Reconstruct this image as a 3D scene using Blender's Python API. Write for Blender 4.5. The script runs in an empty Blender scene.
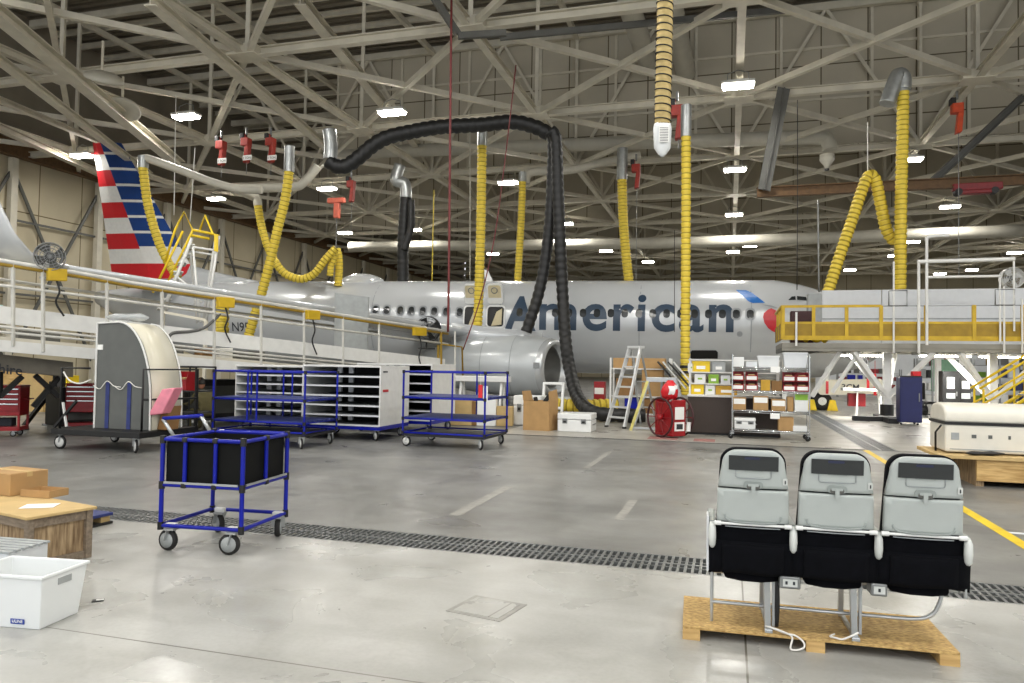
import bpy, bmesh, math, random
from mathutils import Vector as V, Matrix as M
R=math.radians
rnd=random.Random(7)
C=bpy.context.scene.collection
# ---------------------------------------------------------------- camera geometry
F=740.0; CZ=1.6
pit=math.atan(23.5/F); rol=0.0165
fw=V((0,math.cos(pit),math.sin(pit))); up0=V((0,-math.sin(pit),math.cos(pit))); rt0=V((1,0,0))
rt=rt0*math.cos(rol)+up0*math.sin(rol); up=up0*math.cos(rol)-rt0*math.sin(rol)
CAM=V((0,0,CZ))
def ray(px,py): return fw+rt*((px-512)/F)-up*((py-341.5)/F)
def P(px,py,Y):
    d=ray(px,py); return CAM+d*(Y/d.y)
def G(px,py,z=0.0):
    d=ray(px,py); return CAM+d*((z-CZ)/d.z)
AL=math.atan(218/740.0); ca,sa=math.cos(AL),math.sin(AL)
def U(u,v,z=0.0): return V((u*ca+v*sa,-u*sa+v*ca,z))     # building grid: u across the hangar, v into its depth
cam=bpy.data.cameras.new('camera'); camo=bpy.data.objects.new('camera',cam); C.objects.link(camo)
cam.sensor_width=36; cam.lens=F/1024*36; cam.clip_end=400; cam.clip_start=.05
m3=M((rt,up,-fw)).transposed()
camo.matrix_world=M.Translation(CAM)@m3.to_4x4()
bpy.context.scene.camera=camo
# ---------------------------------------------------------------- materials
def lin(h):
    h=h.lstrip('#'); o=[]
    for i in (0,2,4):
        c=int(h[i:i+2],16)/255; o.append(c/12.92 if c<=.04045 else ((c+.055)/1.055)**2.4)
    return (*o,1)
MT={}
def mat(name,h,rough=.5,metal=0,var=.12,sc=6,bump=0,bsc=40,spec=.5,alpha=1,h2=None,stretch=None,coat=0):
    m=bpy.data.materials.new(name); m.use_nodes=True; t=m.node_tree; n=t.nodes; b=n['Principled BSDF']
    col=lin(h); b.inputs['Roughness'].default_value=rough; b.inputs['Metallic'].default_value=metal
    b.inputs['Specular IOR Level'].default_value=spec; b.inputs['Coat Weight'].default_value=coat
    tc=n.new('ShaderNodeTexCoord'); src=tc.outputs['Object']
    if stretch:
        mp=n.new('ShaderNodeMapping'); mp.inputs['Scale'].default_value=stretch; t.links.new(src,mp.inputs['Vector']); src=mp.outputs['Vector']
    ns=n.new('ShaderNodeTexNoise'); ns.inputs['Scale'].default_value=sc; ns.inputs['Detail'].default_value=5
    t.links.new(src,ns.inputs['Vector'])
    rp=n.new('ShaderNodeValToRGB'); e=rp.color_ramp.elements
    e[0].position=.3; e[1].position=.7
    e[0].color=(*[c*(1-var) for c in col[:3]],1); e[1].color=lin(h2) if h2 else (*[min(1,c*(1+var*.6)) for c in col[:3]],1)
    t.links.new(ns.outputs['Fac'],rp.inputs['Fac']); t.links.new(rp.outputs['Color'],b.inputs['Base Color'])
    if bump:
        n2=n.new('ShaderNodeTexNoise'); n2.inputs['Scale'].default_value=bsc; n2.inputs['Detail'].default_value=3; t.links.new(src,n2.inputs['Vector'])
        bp=n.new('ShaderNodeBump'); bp.inputs['Strength'].default_value=bump; bp.inputs['Distance'].default_value=.02
        t.links.new(n2.outputs['Fac'],bp.inputs['Height']); t.links.new(bp.outputs['Normal'],b.inputs['Normal'])
    if alpha<1: b.inputs['Alpha'].default_value=alpha
    MT[name]=m; return m
def emis(name,h,s):
    m=bpy.data.materials.new(name); m.use_nodes=True; n=m.node_tree.nodes; b=n['Principled BSDF']
    b.inputs['Base Color'].default_value=lin(h); b.inputs['Emission Color'].default_value=lin(h); b.inputs['Emission Strength'].default_value=s
    MT[name]=m; return m
# ---------------------------------------------------------------- mesh builder
class MB:
    def __init__(s): s.v=[];s.f=[];s.m=[];s.s=[]
    def add(s,vs,fs,m=0,sm=False):
        k=len(s.v); s.v+= [V(x) for x in vs]
        for f in fs: s.f.append([k+i for i in f]); s.m.append(m); s.s.append(sm)
        return s
    def box(s,c,d,m=0,rz=0,rot=None):
        x,y,z=d[0]/2,d[1]/2,d[2]/2; q=rot if rot else M.Rotation(rz,3,'Z'); c=V(c)
        vs=[c+q@V((a*x,b*y,e*z)) for e in(-1,1) for b in(-1,1) for a in(-1,1)]
        return s.add(vs,[(0,2,3,1),(4,5,7,6),(0,1,5,4),(2,6,7,3),(0,4,6,2),(1,3,7,5)],m)
    def bb(s,x0,x1,y0,y1,z0,z1,m=0): return s.box(((x0+x1)/2,(y0+y1)/2,(z0+z1)/2),(abs(x1-x0),abs(y1-y0),abs(z1-z0)),m)
    def beam(s,p,q,w,h,m=0,upv=(0,0,1)):
        p,q=V(p),V(q); d=(q-p).normalized(); u=V(upv)
        if abs(d.dot(u))>.98: u=V((0,1,0))
        a=d.cross(u).normalized()*(w/2); b=a.cross(d).normalized()*(h/2)
        vs=[p-a-b,p+a-b,p+a+b,p-a+b,q-a-b,q+a-b,q+a+b,q-a+b]
        return s.add(vs,[(0,1,2,3),(7,6,5,4),(0,4,5,1),(1,5,6,2),(2,6,7,3),(3,7,4,0)],m)
    def ibeam(s,p,q,w,h,m=0,t=.04):
        p,q=V(p),V(q); d=(q-p).normalized(); a=d.cross(V((0,0,1))).normalized(); b=a.cross(d).normalized()
        s.beam(p,q,t,h-2*t,m); o=b*(h/2-t/2)
        s.beam(p+o,q+o,w,t,m); s.beam(p-o,q-o,w,t,m); return s
    def bar(s,p,q,r,n=8,m=0,r2=None,cap=True):
        p,q=V(p),V(q); r2=r if r2 is None else r2; d=(q-p).normalized(); u=V((0,0,1)) if abs(d.z)<.95 else V((0,1,0))
        a=d.cross(u).normalized(); b=d.cross(a)
        vs=[];fs=[]
        for i in range(n):
            t=2*math.pi*i/n; o=a*math.cos(t)+b*math.sin(t); vs.append(p+o*r); vs.append(q+o*r2)
        for i in range(n): j=(i+1)%n; fs.append((2*i,2*i+1,2*j+1,2*j))
        s.add(vs,fs,m,True)
        if cap: s.add([vs[2*i] for i in range(n)],[tuple(range(n))],m); s.add([vs[2*i+1] for i in range(n)],[tuple(range(n))[::-1]],m)
        return s
    def loft(s,rings,m=0,cap=True,sm=True,close=True,mf=None):
        n=len(rings[0]); k=len(s.v)
        for r in rings: s.v+=[V(x) for x in r]
        for i in range(len(rings)-1):
            for j in range(n if close else n-1):
                j2=(j+1)%n; s.f.append([k+i*n+j,k+i*n+j2,k+(i+1)*n+j2,k+(i+1)*n+j]); s.m.append(mf(i,j) if mf else m); s.s.append(sm)
        if cap:
            s.f.append([k+j for j in range(n)][::-1]); s.m.append(m); s.s.append(False)
            e=k+(len(rings)-1)*n; s.f.append([e+j for j in range(n)]); s.m.append(m); s.s.append(False)
        return s
    def tube(s,pts,r,n=8,m=0,cap=True,mf=None):
        pts=[V(x) for x in pts]; rings=[]; a=None
        for i,p in enumerate(pts):
            d=(pts[min(i+1,len(pts)-1)]-pts[max(i-1,0)]).normalized()
            if a is None:
                u=V((0,0,1)) if abs(d.z)<.9 else V((0,1,0)); a=d.cross(u).normalized()
            else: a=(a-d*a.dot(d)).normalized()
            b=d.cross(a); rr=r(i) if callable(r) else r
            rings.append([p+(a*math.cos(2*math.pi*j/n)+b*math.sin(2*math.pi*j/n))*rr for j in range(n)])
        return s.loft(rings,m,cap,True,True,mf)
    def lathe(s,prof,o=(0,0,0),ax=(0,0,1),n=20,m=0,cap=True,mf=None):
        o=V(o); d=V(ax).normalized(); u=V((0,0,1)) if abs(d.z)<.9 else V((1,0,0)); a=d.cross(u).normalized(); b=d.cross(a)
        return s.loft([[o+d*h+(a*math.cos(2*math.pi*j/n)+b*math.sin(2*math.pi*j/n))*r for j in range(n)] for r,h in prof],m,cap,True,True,mf)
    def prism(s,poly,ext,m=0,sm=False):
        a=[V(p) for p in poly]; e=V(ext); n=len(a)
        s.add(a+[p+e for p in a],[tuple(range(n))[::-1],tuple(range(n,2*n))],m)
        k=len(s.v)-2*n
        for i in range(n): j=(i+1)%n; s.f.append([k+i,k+j,k+n+j,k+n+i]); s.m.append(m); s.s.append(sm)
        return s
    def ring(s,c,ax,r,t,n=20,k=6,m=0):
        c=V(c); d=V(ax).normalized(); u=V((0,0,1)) if abs(d.z)<.9 else V((1,0,0)); a=d.cross(u).normalized(); b=d.cross(a)
        pts=[c+(a*math.cos(2*math.pi*i/n)+b*math.sin(2*math.pi*i/n))*r for i in range(n)]
        rings=[]
        for i in range(n+1):
            w=(pts[i%n]-c).normalized(); rings.append([pts[i%n]+(w*math.cos(2*math.pi*j/k)+d*math.sin(2*math.pi*j/k))*t for j in range(k)])
        return s.loft(rings,m,False)
    def build(s,name,mats,parent=None,bevel=0,label=None,center=False,seg=2):
        me=bpy.data.meshes.new(name)
        off=V((0,0,0))
        if center and s.v:
            off=V(((min(v.x for v in s.v)+max(v.x for v in s.v))/2,(min(v.y for v in s.v)+max(v.y for v in s.v))/2,min(v.z for v in s.v)))
        me.from_pydata([tuple(v-off) for v in s.v],[],s.f)
        if not isinstance(mats,(list,tuple)): mats=[mats]
        for m in mats: me.materials.append(MT[m] if isinstance(m,str) else m)
        me.polygons.foreach_set('material_index',s.m); me.polygons.foreach_set('use_smooth',s.s)
        bm=bmesh.new(); bm.from_mesh(me); bmesh.ops.recalc_face_normals(bm,faces=bm.faces); bm.to_mesh(me); bm.free()
        me.update(); o=bpy.data.objects.new(name,me); C.objects.link(o); o.location=off
        if parent: o.parent=parent
        if label: o['label']=label
        if bevel:
            b=o.modifiers.new('bevel','BEVEL'); b.width=bevel; b.segments=seg; b.limit_method='ANGLE'; b.angle_limit=R(40); b.harden_normals=False
        return o
def thing(name,label,cat,loc=(0,0,0),rz=0,group=None):
    o=bpy.data.objects.new(name,None); C.objects.link(o); o.location=loc; o.rotation_euler=(0,0,rz); o.empty_display_size=.2
    o['label']=label; o['category']=cat
    if group: o['group']=group
    return o
def tag(o,label,cat,group=None):
    o['label']=label; o['category']=cat
    if group: o['group']=group
    return o
def struct(o,label=None):
    o['kind']='structure'
    if label: o['label']=label
    return o
def kids(o): return [c for c in bpy.data.objects if c.parent==o]
def dup(root,loc,rz=None,label=None,group=None):
    r=root.copy(); C.objects.link(r); r.location=loc
    if rz is not None: r.rotation_euler=(0,0,rz)
    if label: r['label']=label
    if group: r['group']=group
    for ch in kids(root):
        c=ch.copy(); C.objects.link(c); c.parent=r
        for g in kids(ch):
            d=g.copy(); C.objects.link(d); d.parent=c
    return r
def spline(pts,n=12):
    pts=[V(p) for p in pts]; out=[]
    for i in range(len(pts)-1):
        p0=pts[max(i-1,0)];p1=pts[i];p2=pts[i+1];p3=pts[min(i+2,len(pts)-1)]
        for k in range(n):
            t=k/n; out.append(.5*((2*p1)+(p2-p0)*t+(2*p0-5*p1+4*p2-p3)*t*t+(3*p1-p0-3*p2+p3)*t**3))
    out.append(pts[-1]); return out
def resample(pts,step):
    out=[pts[0]]; acc=0
    for a,b in zip(pts,pts[1:]):
        L=(b-a).length; t=step-acc
        while t<=L: out.append(a.lerp(b,t/L)); t+=step
        acc=(acc+L)%step if L>0 else acc
    out.append(pts[-1]); return out
def text_mesh(body,size,off=0.0,extr=0.0,sp=1.0):
    cu=bpy.data.curves.new('t','FONT'); cu.body=body; cu.size=size; cu.offset=off; cu.extrude=extr; cu.resolution_u=5; cu.space_character=sp
    o=bpy.data.objects.new('t',cu); C.objects.link(o); dg=bpy.context.evaluated_depsgraph_get(); dg.update()
    me=bpy.data.meshes.new_from_object(o.evaluated_get(dg)); C.objects.unlink(o); bpy.data.objects.remove(o); bpy.data.curves.remove(cu)
    return me
def text_obj(name,body,size,mt,mx,parent,off=0.0,width=None):
    me=text_mesh(body,size,off,.001)
    if width:
        xs=[v.co.x for v in me.vertices]; k=width/(max(xs)-min(xs)); me.transform(M.Diagonal((k,k,1,1)))
    me.transform(mx); me.materials.clear(); me.materials.append(MT[mt])
    for p in me.polygons: p.material_index=0
    o=bpy.data.objects.new(name,me); C.objects.link(o); o.parent=parent; return o
def rrect(w,h,r,n=5,cx=0,cy=0):
    out=[]
    for sx,sy,a0 in((1,1,0),(-1,1,90),(-1,-1,180),(1,-1,270)):
        for i in range(n+1):
            t=R(a0+90*i/n); out.append((cx+sx*(w/2-r)+r*math.cos(t),cy+sy*(h/2-r)+r*math.sin(t)))
    return out
mat('truss','d2ccbb',.55,var=.12,sc=1.5); mat('truss_dark','5c5c58',.5,var=.2,sc=2); mat('brown_steel','6b5032',.6,var=.25)
mat('white_paint','dcdcd8',.45,var=.06); mat('white_gloss','e2e3e1',.3,var=.04); mat('cream','dedacd',.4,var=.05)
mat('plane_skin','c3c6c8',.22,.15,var=.04,sc=.6,spec=.6,coat=.3); mat('nacelle','b6babb',.28,.1,var=.07,sc=.9,coat=.2)
mat('rail_paint','c6c4bc',.45,var=.1); mat('faded_red','a0706a',.6,var=.3,sc=9); mat('deck_grey','8a877d',.55,var=.15,sc=2); mat('hoist_red','a02a1a',.45,var=.2); mat('salmon','dd6f58',.5); mat('worn_paint','94928c',.5,var=.25,sc=9); mat('ladder_alu','cfd1d1',.35,.25,var=.06); mat('lip_silver','c9cccd',.25,.45,var=.04)
mat('chrome','cfd2d3',.18,.9,var=.05); mat('alu','bcbfc0',.35,.75,var=.1); mat('steel','8b8d8c',.4,.7,var=.15)
mat('black','141414',.5,var=.3); mat('black_fabric','07080d',.9,var=.3,sc=30,bump=.3,bsc=300,spec=.12); mat('dark_glass','2b2e2f',.12,var=.1)
mat('rubber','20201f',.7,var=.3); mat('blue_tube','0b1a94',.38,var=.12,sc=10,spec=.3); mat('blue_shelf','28346f',.5,var=.25,sc=10); mat('black_liner','0c0d0b',.75,var=.3,sc=8,spec=.2)
mat('pale_yellow','d6cb78',.5,var=.2); mat('red','96121a',.35,var=.15); mat('red_bright','d2222a',.4,var=.12); mat('red_dark','7d1118',.45,var=.2); mat('orange','d0491c',.45,var=.15)
mat('yellow','e3c21b',.45,var=.12); mat('yellow_paint','c4a21c',.5,var=.2,sc=3); mat('yellow_dull','9a7c1c',.6,var=.2,sc=4)
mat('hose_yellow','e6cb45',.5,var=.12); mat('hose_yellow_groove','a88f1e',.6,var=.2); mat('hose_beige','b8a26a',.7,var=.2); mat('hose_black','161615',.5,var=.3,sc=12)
mat('grey_panel','5d5f5c',.55,var=.1,sc=4); mat('seat_grey','aab0ad',.42,var=.05,sc=8); mat('seat_trim','8e9592',.4,var=.05); mat('badge_dark','1c2340',.4); mat('placard','c9ccc8',.5)
mat('cardboard','ae8a5a',.8,var=.12,sc=5); mat('cardboard_dark','86633a',.8,var=.15); mat('kraft','c2a671',.75,var=.1)
mat('plywood','c39a5b',.7,var=.25,sc=4,stretch=(1,9,9),h2='d6b478'); mat('osb','b58a4b',.75,var=.38,sc=11,stretch=(3,6,6),h2='d9b878',bump=.3,bsc=25)
mat('crate_wood','8a6c4a',.8,var=.45,sc=5,stretch=(9,9,1),h2='b39b78'); mat('old_wood','837564',.85,var=.35,sc=4,stretch=(1.5,9,9))
mat('tote','e0e3e3',.35,var=.03,sc=3); mat('label_blue','1f3f9a',.5); mat('white_label','eeeeea',.6,var=.03); mat('navy','2b3f54',.35,var=.1,sc=2)
mat('ink','2b2e33',.6); mat('livery_red','c3202a',.3,var=.05); mat('livery_blue','1b3f7f',.3,var=.15,sc=1.5); mat('logo_blue','1467b5',.3,var=.1)
mat('pink','e58a9c',.6,var=.15); mat('brown_panel','3b3029',.55,var=.15,sc=9,stretch=(8,8,1)); mat('cabinet_blue','0e1650',.4,var=.1)
mat('skin_tone','a8745a',.6,var=.06); mat('hair','1d1713',.7); mat('shirt','5d5634',.8,var=.15); mat('trousers','24262c',.85)
mat('green','86b23a',.5); mat('plastic_wrap','dfe3e4',.15,var=.05,alpha=.45); mat('mesh_guard','3a3b3a',.5); mat('rope','e6e4dd',.8)
mat('bin_grey','9fa3a3',.5); mat('duct','bdb9ab',.5,var=.08,sc=2); mat('galv','a9acab',.35,.6,var=.2,sc=4); mat('cream_skin','d8d3bf',.3,var=.05,sc=1,coat=.2)
mat('tyre','1c1b1a',.75); mat('ochre','c59a2c',.5); mat('white_pale','d4d7da',.5,var=.04); mat('red_cable','6e2a2a',.6); mat('cream_hatch','cfc39f',.5,var=.08)
emis('lamp','fff8ea',60.0); emis('lamp_far','fff6e4',7.0)
# ---------------------------------------------------------------- hangar shell
def concrete(name,h,h2,rough,joint=(None,None),dark='6b6860'):
    m=bpy.data.materials.new(name); m.use_nodes=True; t=m.node_tree; n=t.nodes; L=t.links; b=n['Principled BSDF']
    tc=n.new('ShaderNodeTexCoord'); o=tc.outputs['Object']
    def noise(s,d,dist=0,st=None):
        x=n.new('ShaderNodeTexNoise'); x.inputs['Scale'].default_value=s; x.inputs['Detail'].default_value=d; x.inputs['Distortion'].default_value=dist
        src=o
        if st: mp=n.new('ShaderNodeMapping'); mp.inputs['Scale'].default_value=st; L.new(o,mp.inputs['Vector']); src=mp.outputs['Vector']
        L.new(src,x.inputs['Vector']); return x.outputs['Fac']
    def ramp(f,p0,c0,p1,c1):
        r=n.new('ShaderNodeValToRGB'); e=r.color_ramp.elements; e[0].position=p0;e[1].position=p1;e[0].color=c0;e[1].color=c1; L.new(f,r.inputs['Fac']); return r.outputs['Color']
    def mix(a,c,f,mode='MIX'):
        x=n.new('ShaderNodeMix'); x.data_type='RGBA'; x.blend_type=mode
        if isinstance(f,float): x.inputs['Factor'].default_value=f
        else: L.new(f,x.inputs['Factor'])
        L.new(a,x.inputs[6])
        if isinstance(c,tuple): x.inputs[7].default_value=c
        else: L.new(c,x.inputs[7])
        return x.outputs[2]
    base=ramp(noise(.55,8,.6),.35,lin(h),.68,lin(h2))
    g=(.62,.61,.58,1); w=(1,1,1,1)
    base=mix(base,ramp(noise(2.2,9,.8),.32,g,.66,w),.45,'MULTIPLY')
    base=mix(base,ramp(noise(.9,6,1.5,(.25,1.6,1)),.34,(.7,.69,.67,1),.66,w),.5,'MULTIPLY')
    base=mix(base,ramp(noise(35,3),.3,(.82,.82,.8,1),.6,w),.4,'MULTIPLY')
    sp=noise(7,2); base=mix(base,ramp(sp,.76,w,.79,(.35,.34,.32,1)),.6,'MULTIPLY')
    se=n.new('ShaderNodeSeparateXYZ'); L.new(o,se.inputs[0])
    for ax,j in zip('XY',joint):
        if not j: continue
        off,step,wd=j
        a=n.new('ShaderNodeMath'); a.operation='SUBTRACT'; L.new(se.outputs[ax],a.inputs[0]); a.inputs[1].default_value=off-step/2
        w2=n.new('ShaderNodeMath'); w2.operation='FLOORED_MODULO'; L.new(a.outputs[0],w2.inputs[0]); w2.inputs[1].default_value=step
        d=n.new('ShaderNodeMath'); d.operation='SUBTRACT'; L.new(w2.outputs[0],d.inputs[0]); d.inputs[1].default_value=step/2
        e=n.new('ShaderNodeMath'); e.operation='ABSOLUTE'; L.new(d.outputs[0],e.inputs[0])
        q=n.new('ShaderNodeMath'); q.operation='LESS_THAN'; L.new(e.outputs[0],q.inputs[0]); q.inputs[1].default_value=wd/2
        base=mix(base,lin(dark),q.outputs[0])
    L.new(base,b.inputs['Base Color'])
    r=n.new('ShaderNodeMapRange'); L.new(noise(1.3,7,.5),r.inputs['Value']); r.inputs['From Min'].default_value=.3; r.inputs['From Max'].default_value=.7
    r.inputs['To Min'].default_value=rough-.1; r.inputs['To Max'].default_value=rough+.12; L.new(r.outputs[0],b.inputs['Roughness'])
    bp=n.new('ShaderNodeBump'); bp.inputs['Strength'].default_value=.06; bp.inputs['Distance'].default_value=.02; L.new(noise(9,6),bp.inputs['Height']); L.new(bp.outputs['Normal'],b.inputs['Normal'])
    MT[name]=m
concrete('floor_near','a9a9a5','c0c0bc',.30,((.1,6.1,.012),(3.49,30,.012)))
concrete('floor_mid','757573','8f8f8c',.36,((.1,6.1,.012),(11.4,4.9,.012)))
concrete('floor_far','a29f96','b5b2aa',.34,(None,(22,6,.02)))
def grid_obj(o): o.rotation_euler=(0,0,-AL); return o
V0,V1=5.97,6.50; T0,T1,TV=2.62,3.25,16.4
def slab(name,m,rects,z0,z1):
    b=MB()
    for u0,u1,v0,v1 in rects: b.bb(u0,u1,v0,v1,z0,z1)
    return struct(grid_obj(b.build(name,m)))
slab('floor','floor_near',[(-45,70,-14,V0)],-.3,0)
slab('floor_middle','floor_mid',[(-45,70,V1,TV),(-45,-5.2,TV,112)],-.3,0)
slab('floor_rear','floor_far',[(-5.2,T0,TV,112),(T1,70,TV,112)],-.3,.012)
slab('floor_trench','black',[(-45,70,V0,V1),(T0,T1,TV,60)],-.32,-.25)
b=MB()                                     # slotted steel covers over the trenches
for v in (V0+.015,V1-.015,(V0+V1)/2): b.bb(-16,18,v-.014,v+.014,-.05,0)
k=-16.0
while k<18: b.bb(k,k+.022,V0,V1,-.045,-.002); k+=.058
b.bb(-16,18,V0+.16,V0+.175,-.045,-.002);b.bb(-16,18,V1-.175,V1-.16,-.045,-.002)
tag(grid_obj(b.build('trench_grate','steel')),'long slotted steel drain grate crossing the whole floor behind the blue bin cart','drain grate')
b=MB()
for u in (T0+.02,T1-.02,(T0+T1)/2): b.bb(u-.02,u+.02,TV,60,-.04,.008)
k=TV
while k<45: b.bb(T0,T1,k,k+.05,-.04,.004); k+=.13
tag(grid_obj(b.build('trench_grate','steel')),'drain grate running away into the hangar beside the bin shelf cart','drain grate')
b=MB(); b.bb(2.58,2.70,4.3,TV,.0005,.003)
struct(grid_obj(b.build('floor_marking_yellow','yellow')))
b=MB(); b.bb(2.7,4.6,8.55,8.63,.0005,.003); b.bb(-2.85,-2.72,7.4,9.4,.0005,.002,1); b.bb(-1.15,-1.05,7.8,9.0,.0005,.002,1); b.bb(-2.2,-2.1,11.5,14,.0005,.002,1)
struct(grid_obj(b.build('floor_marking_white',['white_pale','worn_paint'])))
b=MB(); b.bb(-1.75,-1.1,16.7,17.3,.012,.016,0); b.bb(-.75,-.3,16.6,17.2,.012,.016,0)
struct(grid_obj(b.build('floor_marking_red','faded_red')))
c0=G(487,608); b=MB(); b.bb(-5.2,T0,TV-.05,TV,.0,.0125); struct(grid_obj(b.build('trim_1','truss_dark')))
t=thing('floor_access_cover','square worn access cover set flush in the near concrete floor','floor cover',c0,-AL-.2)
b=MB(); b.bb(-.2,.2,-.19,.19,.0,.003); b.build('rim','worn_paint',t); b=MB(); b.bb(-.165,.165,-.155,.155,.0,.006); b.build('plate','floor_near',t,.002)
c0=G(98,601); b=MB(); b.box((0,0,.004),(.07,.05,.006),0,.4); b.box((.01,.005,.008),(.045,.02,.002),1,.4)
o=tag(b.build('paper_tag',['black','white_label']),'small black and white tag lying on the floor beside white tote','tag'); o.location=c0
# walls
def panel_mat(name,h,sx,sz,mh):
    m=mat(name,h,.7,var=.12,sc=.35); t=m.node_tree; n=t.nodes; L=t.links; b=n['Principled BSDF']
    src=[l.from_socket for l in L if l.to_socket==b.inputs['Base Color']][0]
    tc=n.new('ShaderNodeTexCoord'); mp=n.new('ShaderNodeMapping'); mp.inputs['Rotation'].default_value=(R(90),0,0); L.new(tc.outputs['Object'],mp.inputs['Vector'])
    br=n.new('ShaderNodeTexBrick'); br.offset=0; br.inputs['Scale'].default_value=1; br.inputs['Brick Width'].default_value=sx; br.inputs['Row Height'].default_value=sz
    br.inputs['Mortar Size'].default_value=.035; br.inputs['Color1'].default_value=(1,1,1,1); br.inputs['Color2'].default_value=(.9,.89,.87,1); br.inputs['Mortar'].default_value=lin(mh)
    L.new(mp.outputs['Vector'],br.inputs['Vector'])
    x=n.new('ShaderNodeMix'); x.data_type='RGBA'; x.blend_type='MULTIPLY'; x.inputs['Factor'].default_value=1; L.new(src,x.inputs[6]); L.new(br.outputs['Color'],x.inputs[7]); L.new(x.outputs[2],b.inputs['Base Color'])
panel_mat('wall_panels','c9bfa4',3.0,5.0,'8f8670'); panel_mat('curtain_panels','bdb6a4',2.3,3.0,'857e6e')
def deck_mat():
    m=mat('roof_deck','857d6e',.6,var=.15,sc=.5); t=m.node_tree; n=t.nodes; b=n['Principled BSDF']; tc=n.new('ShaderNodeTexCoord')
    w=n.new('ShaderNodeTexWave'); w.inputs['Scale'].default_value=.55; w.bands_direction='Y'; t.links.new(tc.outputs['Object'],w.inputs['Vector'])
    bp=n.new('ShaderNodeBump'); bp.inputs['Strength'].default_value=1; bp.inputs['Distance'].default_value=.25; t.links.new(w.outputs['Color'],bp.inputs['Height']); t.links.new(bp.outputs['Normal'],b.inputs['Normal'])
deck_mat()
HB=13.3; HR=21.5; UL=-39.5; VB=108; UR=66
# left wall: panels plus its own columns and braces
o=struct(MB().bb(0,VB+14,-.15,.15,0,HB+.2).build('wall_left','wall_panels')); o.location=U(UL-.15,-14); o.rotation_euler=(0,0,R(90)-AL)
o=struct(MB().bb(UL,UR,-.15,.15,0,HR).build('wall_back','wall_panels')); o.location=U(0,VB); o.rotation_euler=(0,0,-AL)
o=struct(MB().bb(0,VB+14,-.15,.15,0,HR).build('wall_right','wall_panels')); o.location=U(UR,-14); o.rotation_euler=(0,0,R(90)-AL)
o=struct(MB().bb(UL-1.2,UR+1,-14,VB+1,HR,HR+.3).build('ceiling','roof_deck')); o.rotation_euler=(0,0,-AL)
o=struct(MB().bb(0,VB+14,-.2,.2,HB+.2,HR).build('wall_left_upper','roof_deck')); o.location=U(UL-.4,-14); o.rotation_euler=(0,0,R(90)-AL)
b=MB(); b.ibeam(U(UL+.5,-10,HB+.1),U(UL+.5,VB,HB+.1),.5,.9,0); struct(b.build('wall_left_header_beam','brown_steel'))
vv=14.0; k=0
while vv<VB:
    b=MB(); b.bb(-.17,.17,-.2,.2,0,HB-.4); o=struct(b.build('wall_left_column','truss')); o.location=U(UL+.35,vv); o.rotation_euler=(0,0,-AL)
    b=MB(); a=U(UL+.3,vv,1.2); c=U(UL+.3,vv+6,HB-1)
    b.beam(a,c,.12,.16,0); b.beam(U(UL+.3,vv+6,1.2),U(UL+.3,vv,HB-1),.12,.16,0); struct(b.build('wall_left_brace','truss_dark'))
    b=MB(); b.beam(U(UL+.3,vv,5.2),U(UL+.3,vv+6,5.2),.1,.12); b.beam(U(UL+.3,vv,9.4),U(UL+.3,vv+6,9.4),.1,.12); struct(b.build('wall_left_girt','truss_dark'))
    vv+=6; k+=1
# roof structure
vk=lambda k:23.8+9.1*k
uj=lambda j:.3-9.0*j
JS=range(-7,5)
for k in range(-1,9):
    v=vk(k); b=MB()
    b.ibeam(U(uj(4.4),v,HB),U(uj(-7),v,HB),.3,.32)
    b.beam(U(uj(4.4),v,HR-.5),U(uj(-7),v,HR-.5),.3,.4)
    for j in JS:
        b.beam(U(uj(j),v,HB),U(uj(j),v,HR-.5),.16,.16)
        if k>1:
            b.beam(U(uj(j),v,HB),U(uj(j)+4.5,v,HR-.6),.13,.16); b.beam(U(uj(j)+9,v,HB),U(uj(j)+4.5,v,HR-.6),.13,.16)
        b.beam(U(uj(j)-.6,v,HB+.0),U(uj(j)+.6,v,HB+.0),.9,.36)
    struct(b.build('ceiling_truss','truss'))
for j in JS:
    b=MB(); b.ibeam(U(uj(j),vk(-1),HB),U(uj(j),vk(8),HB),.28,.3); b.beam(U(uj(j),vk(-1),HR-.7),U(uj(j),vk(8),HR-.7),.25,.3)
    struct(b.build('ceiling_beam','truss'))
for k in range(-1,8):
    b=MB()
    for j in JS:
        b.beam(U(uj(j),vk(k),HB-.03),U(uj(j)-9,vk(k+1),HB-.03),.2,.22); b.beam(U(uj(j)-9,vk(k),HB+.03),U(uj(j),vk(k+1),HB+.03),.2,.22)
    struct(b.build('ceiling_bracing','truss'))
    b=MB()
    for i in range(1,5):
        b.ibeam(U(UL,vk(k)+9.1*i/5,HR-.25),U(UR,vk(k)+9.1*i/5,HR-.25),.2,.32)
    struct(b.build('ceiling_purlin','truss'))
# draught curtains hung in the truss depth
for k,u0,z0 in ((2,-24.5,HB+.35),(4,UL,HB+.35),(6,UL,HB+.35)):
    o=struct(MB().bb(u0,UR,-.06,.06,z0,HR-.3).build('wall_draught_curtain','curtain_panels')); o.location=U(0,vk(k)+.35); o.rotation_euler=(0,0,-AL)
    if k==2:
        b=MB()
        for i in range(18): b.bb(u0+i*4.5,u0+i*4.5+.15,-.2,-.06,z0,HR-.4)
        for z in (z0+2.4,z0+5.2): b.bb(u0,UR,-.16,-.06,z,z+.12)
        o=struct(b.build('wall_draught_curtain_frame','truss')); o.location=U(0,vk(k)+.35); o.rotation_euler=(0,0,-AL)
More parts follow.
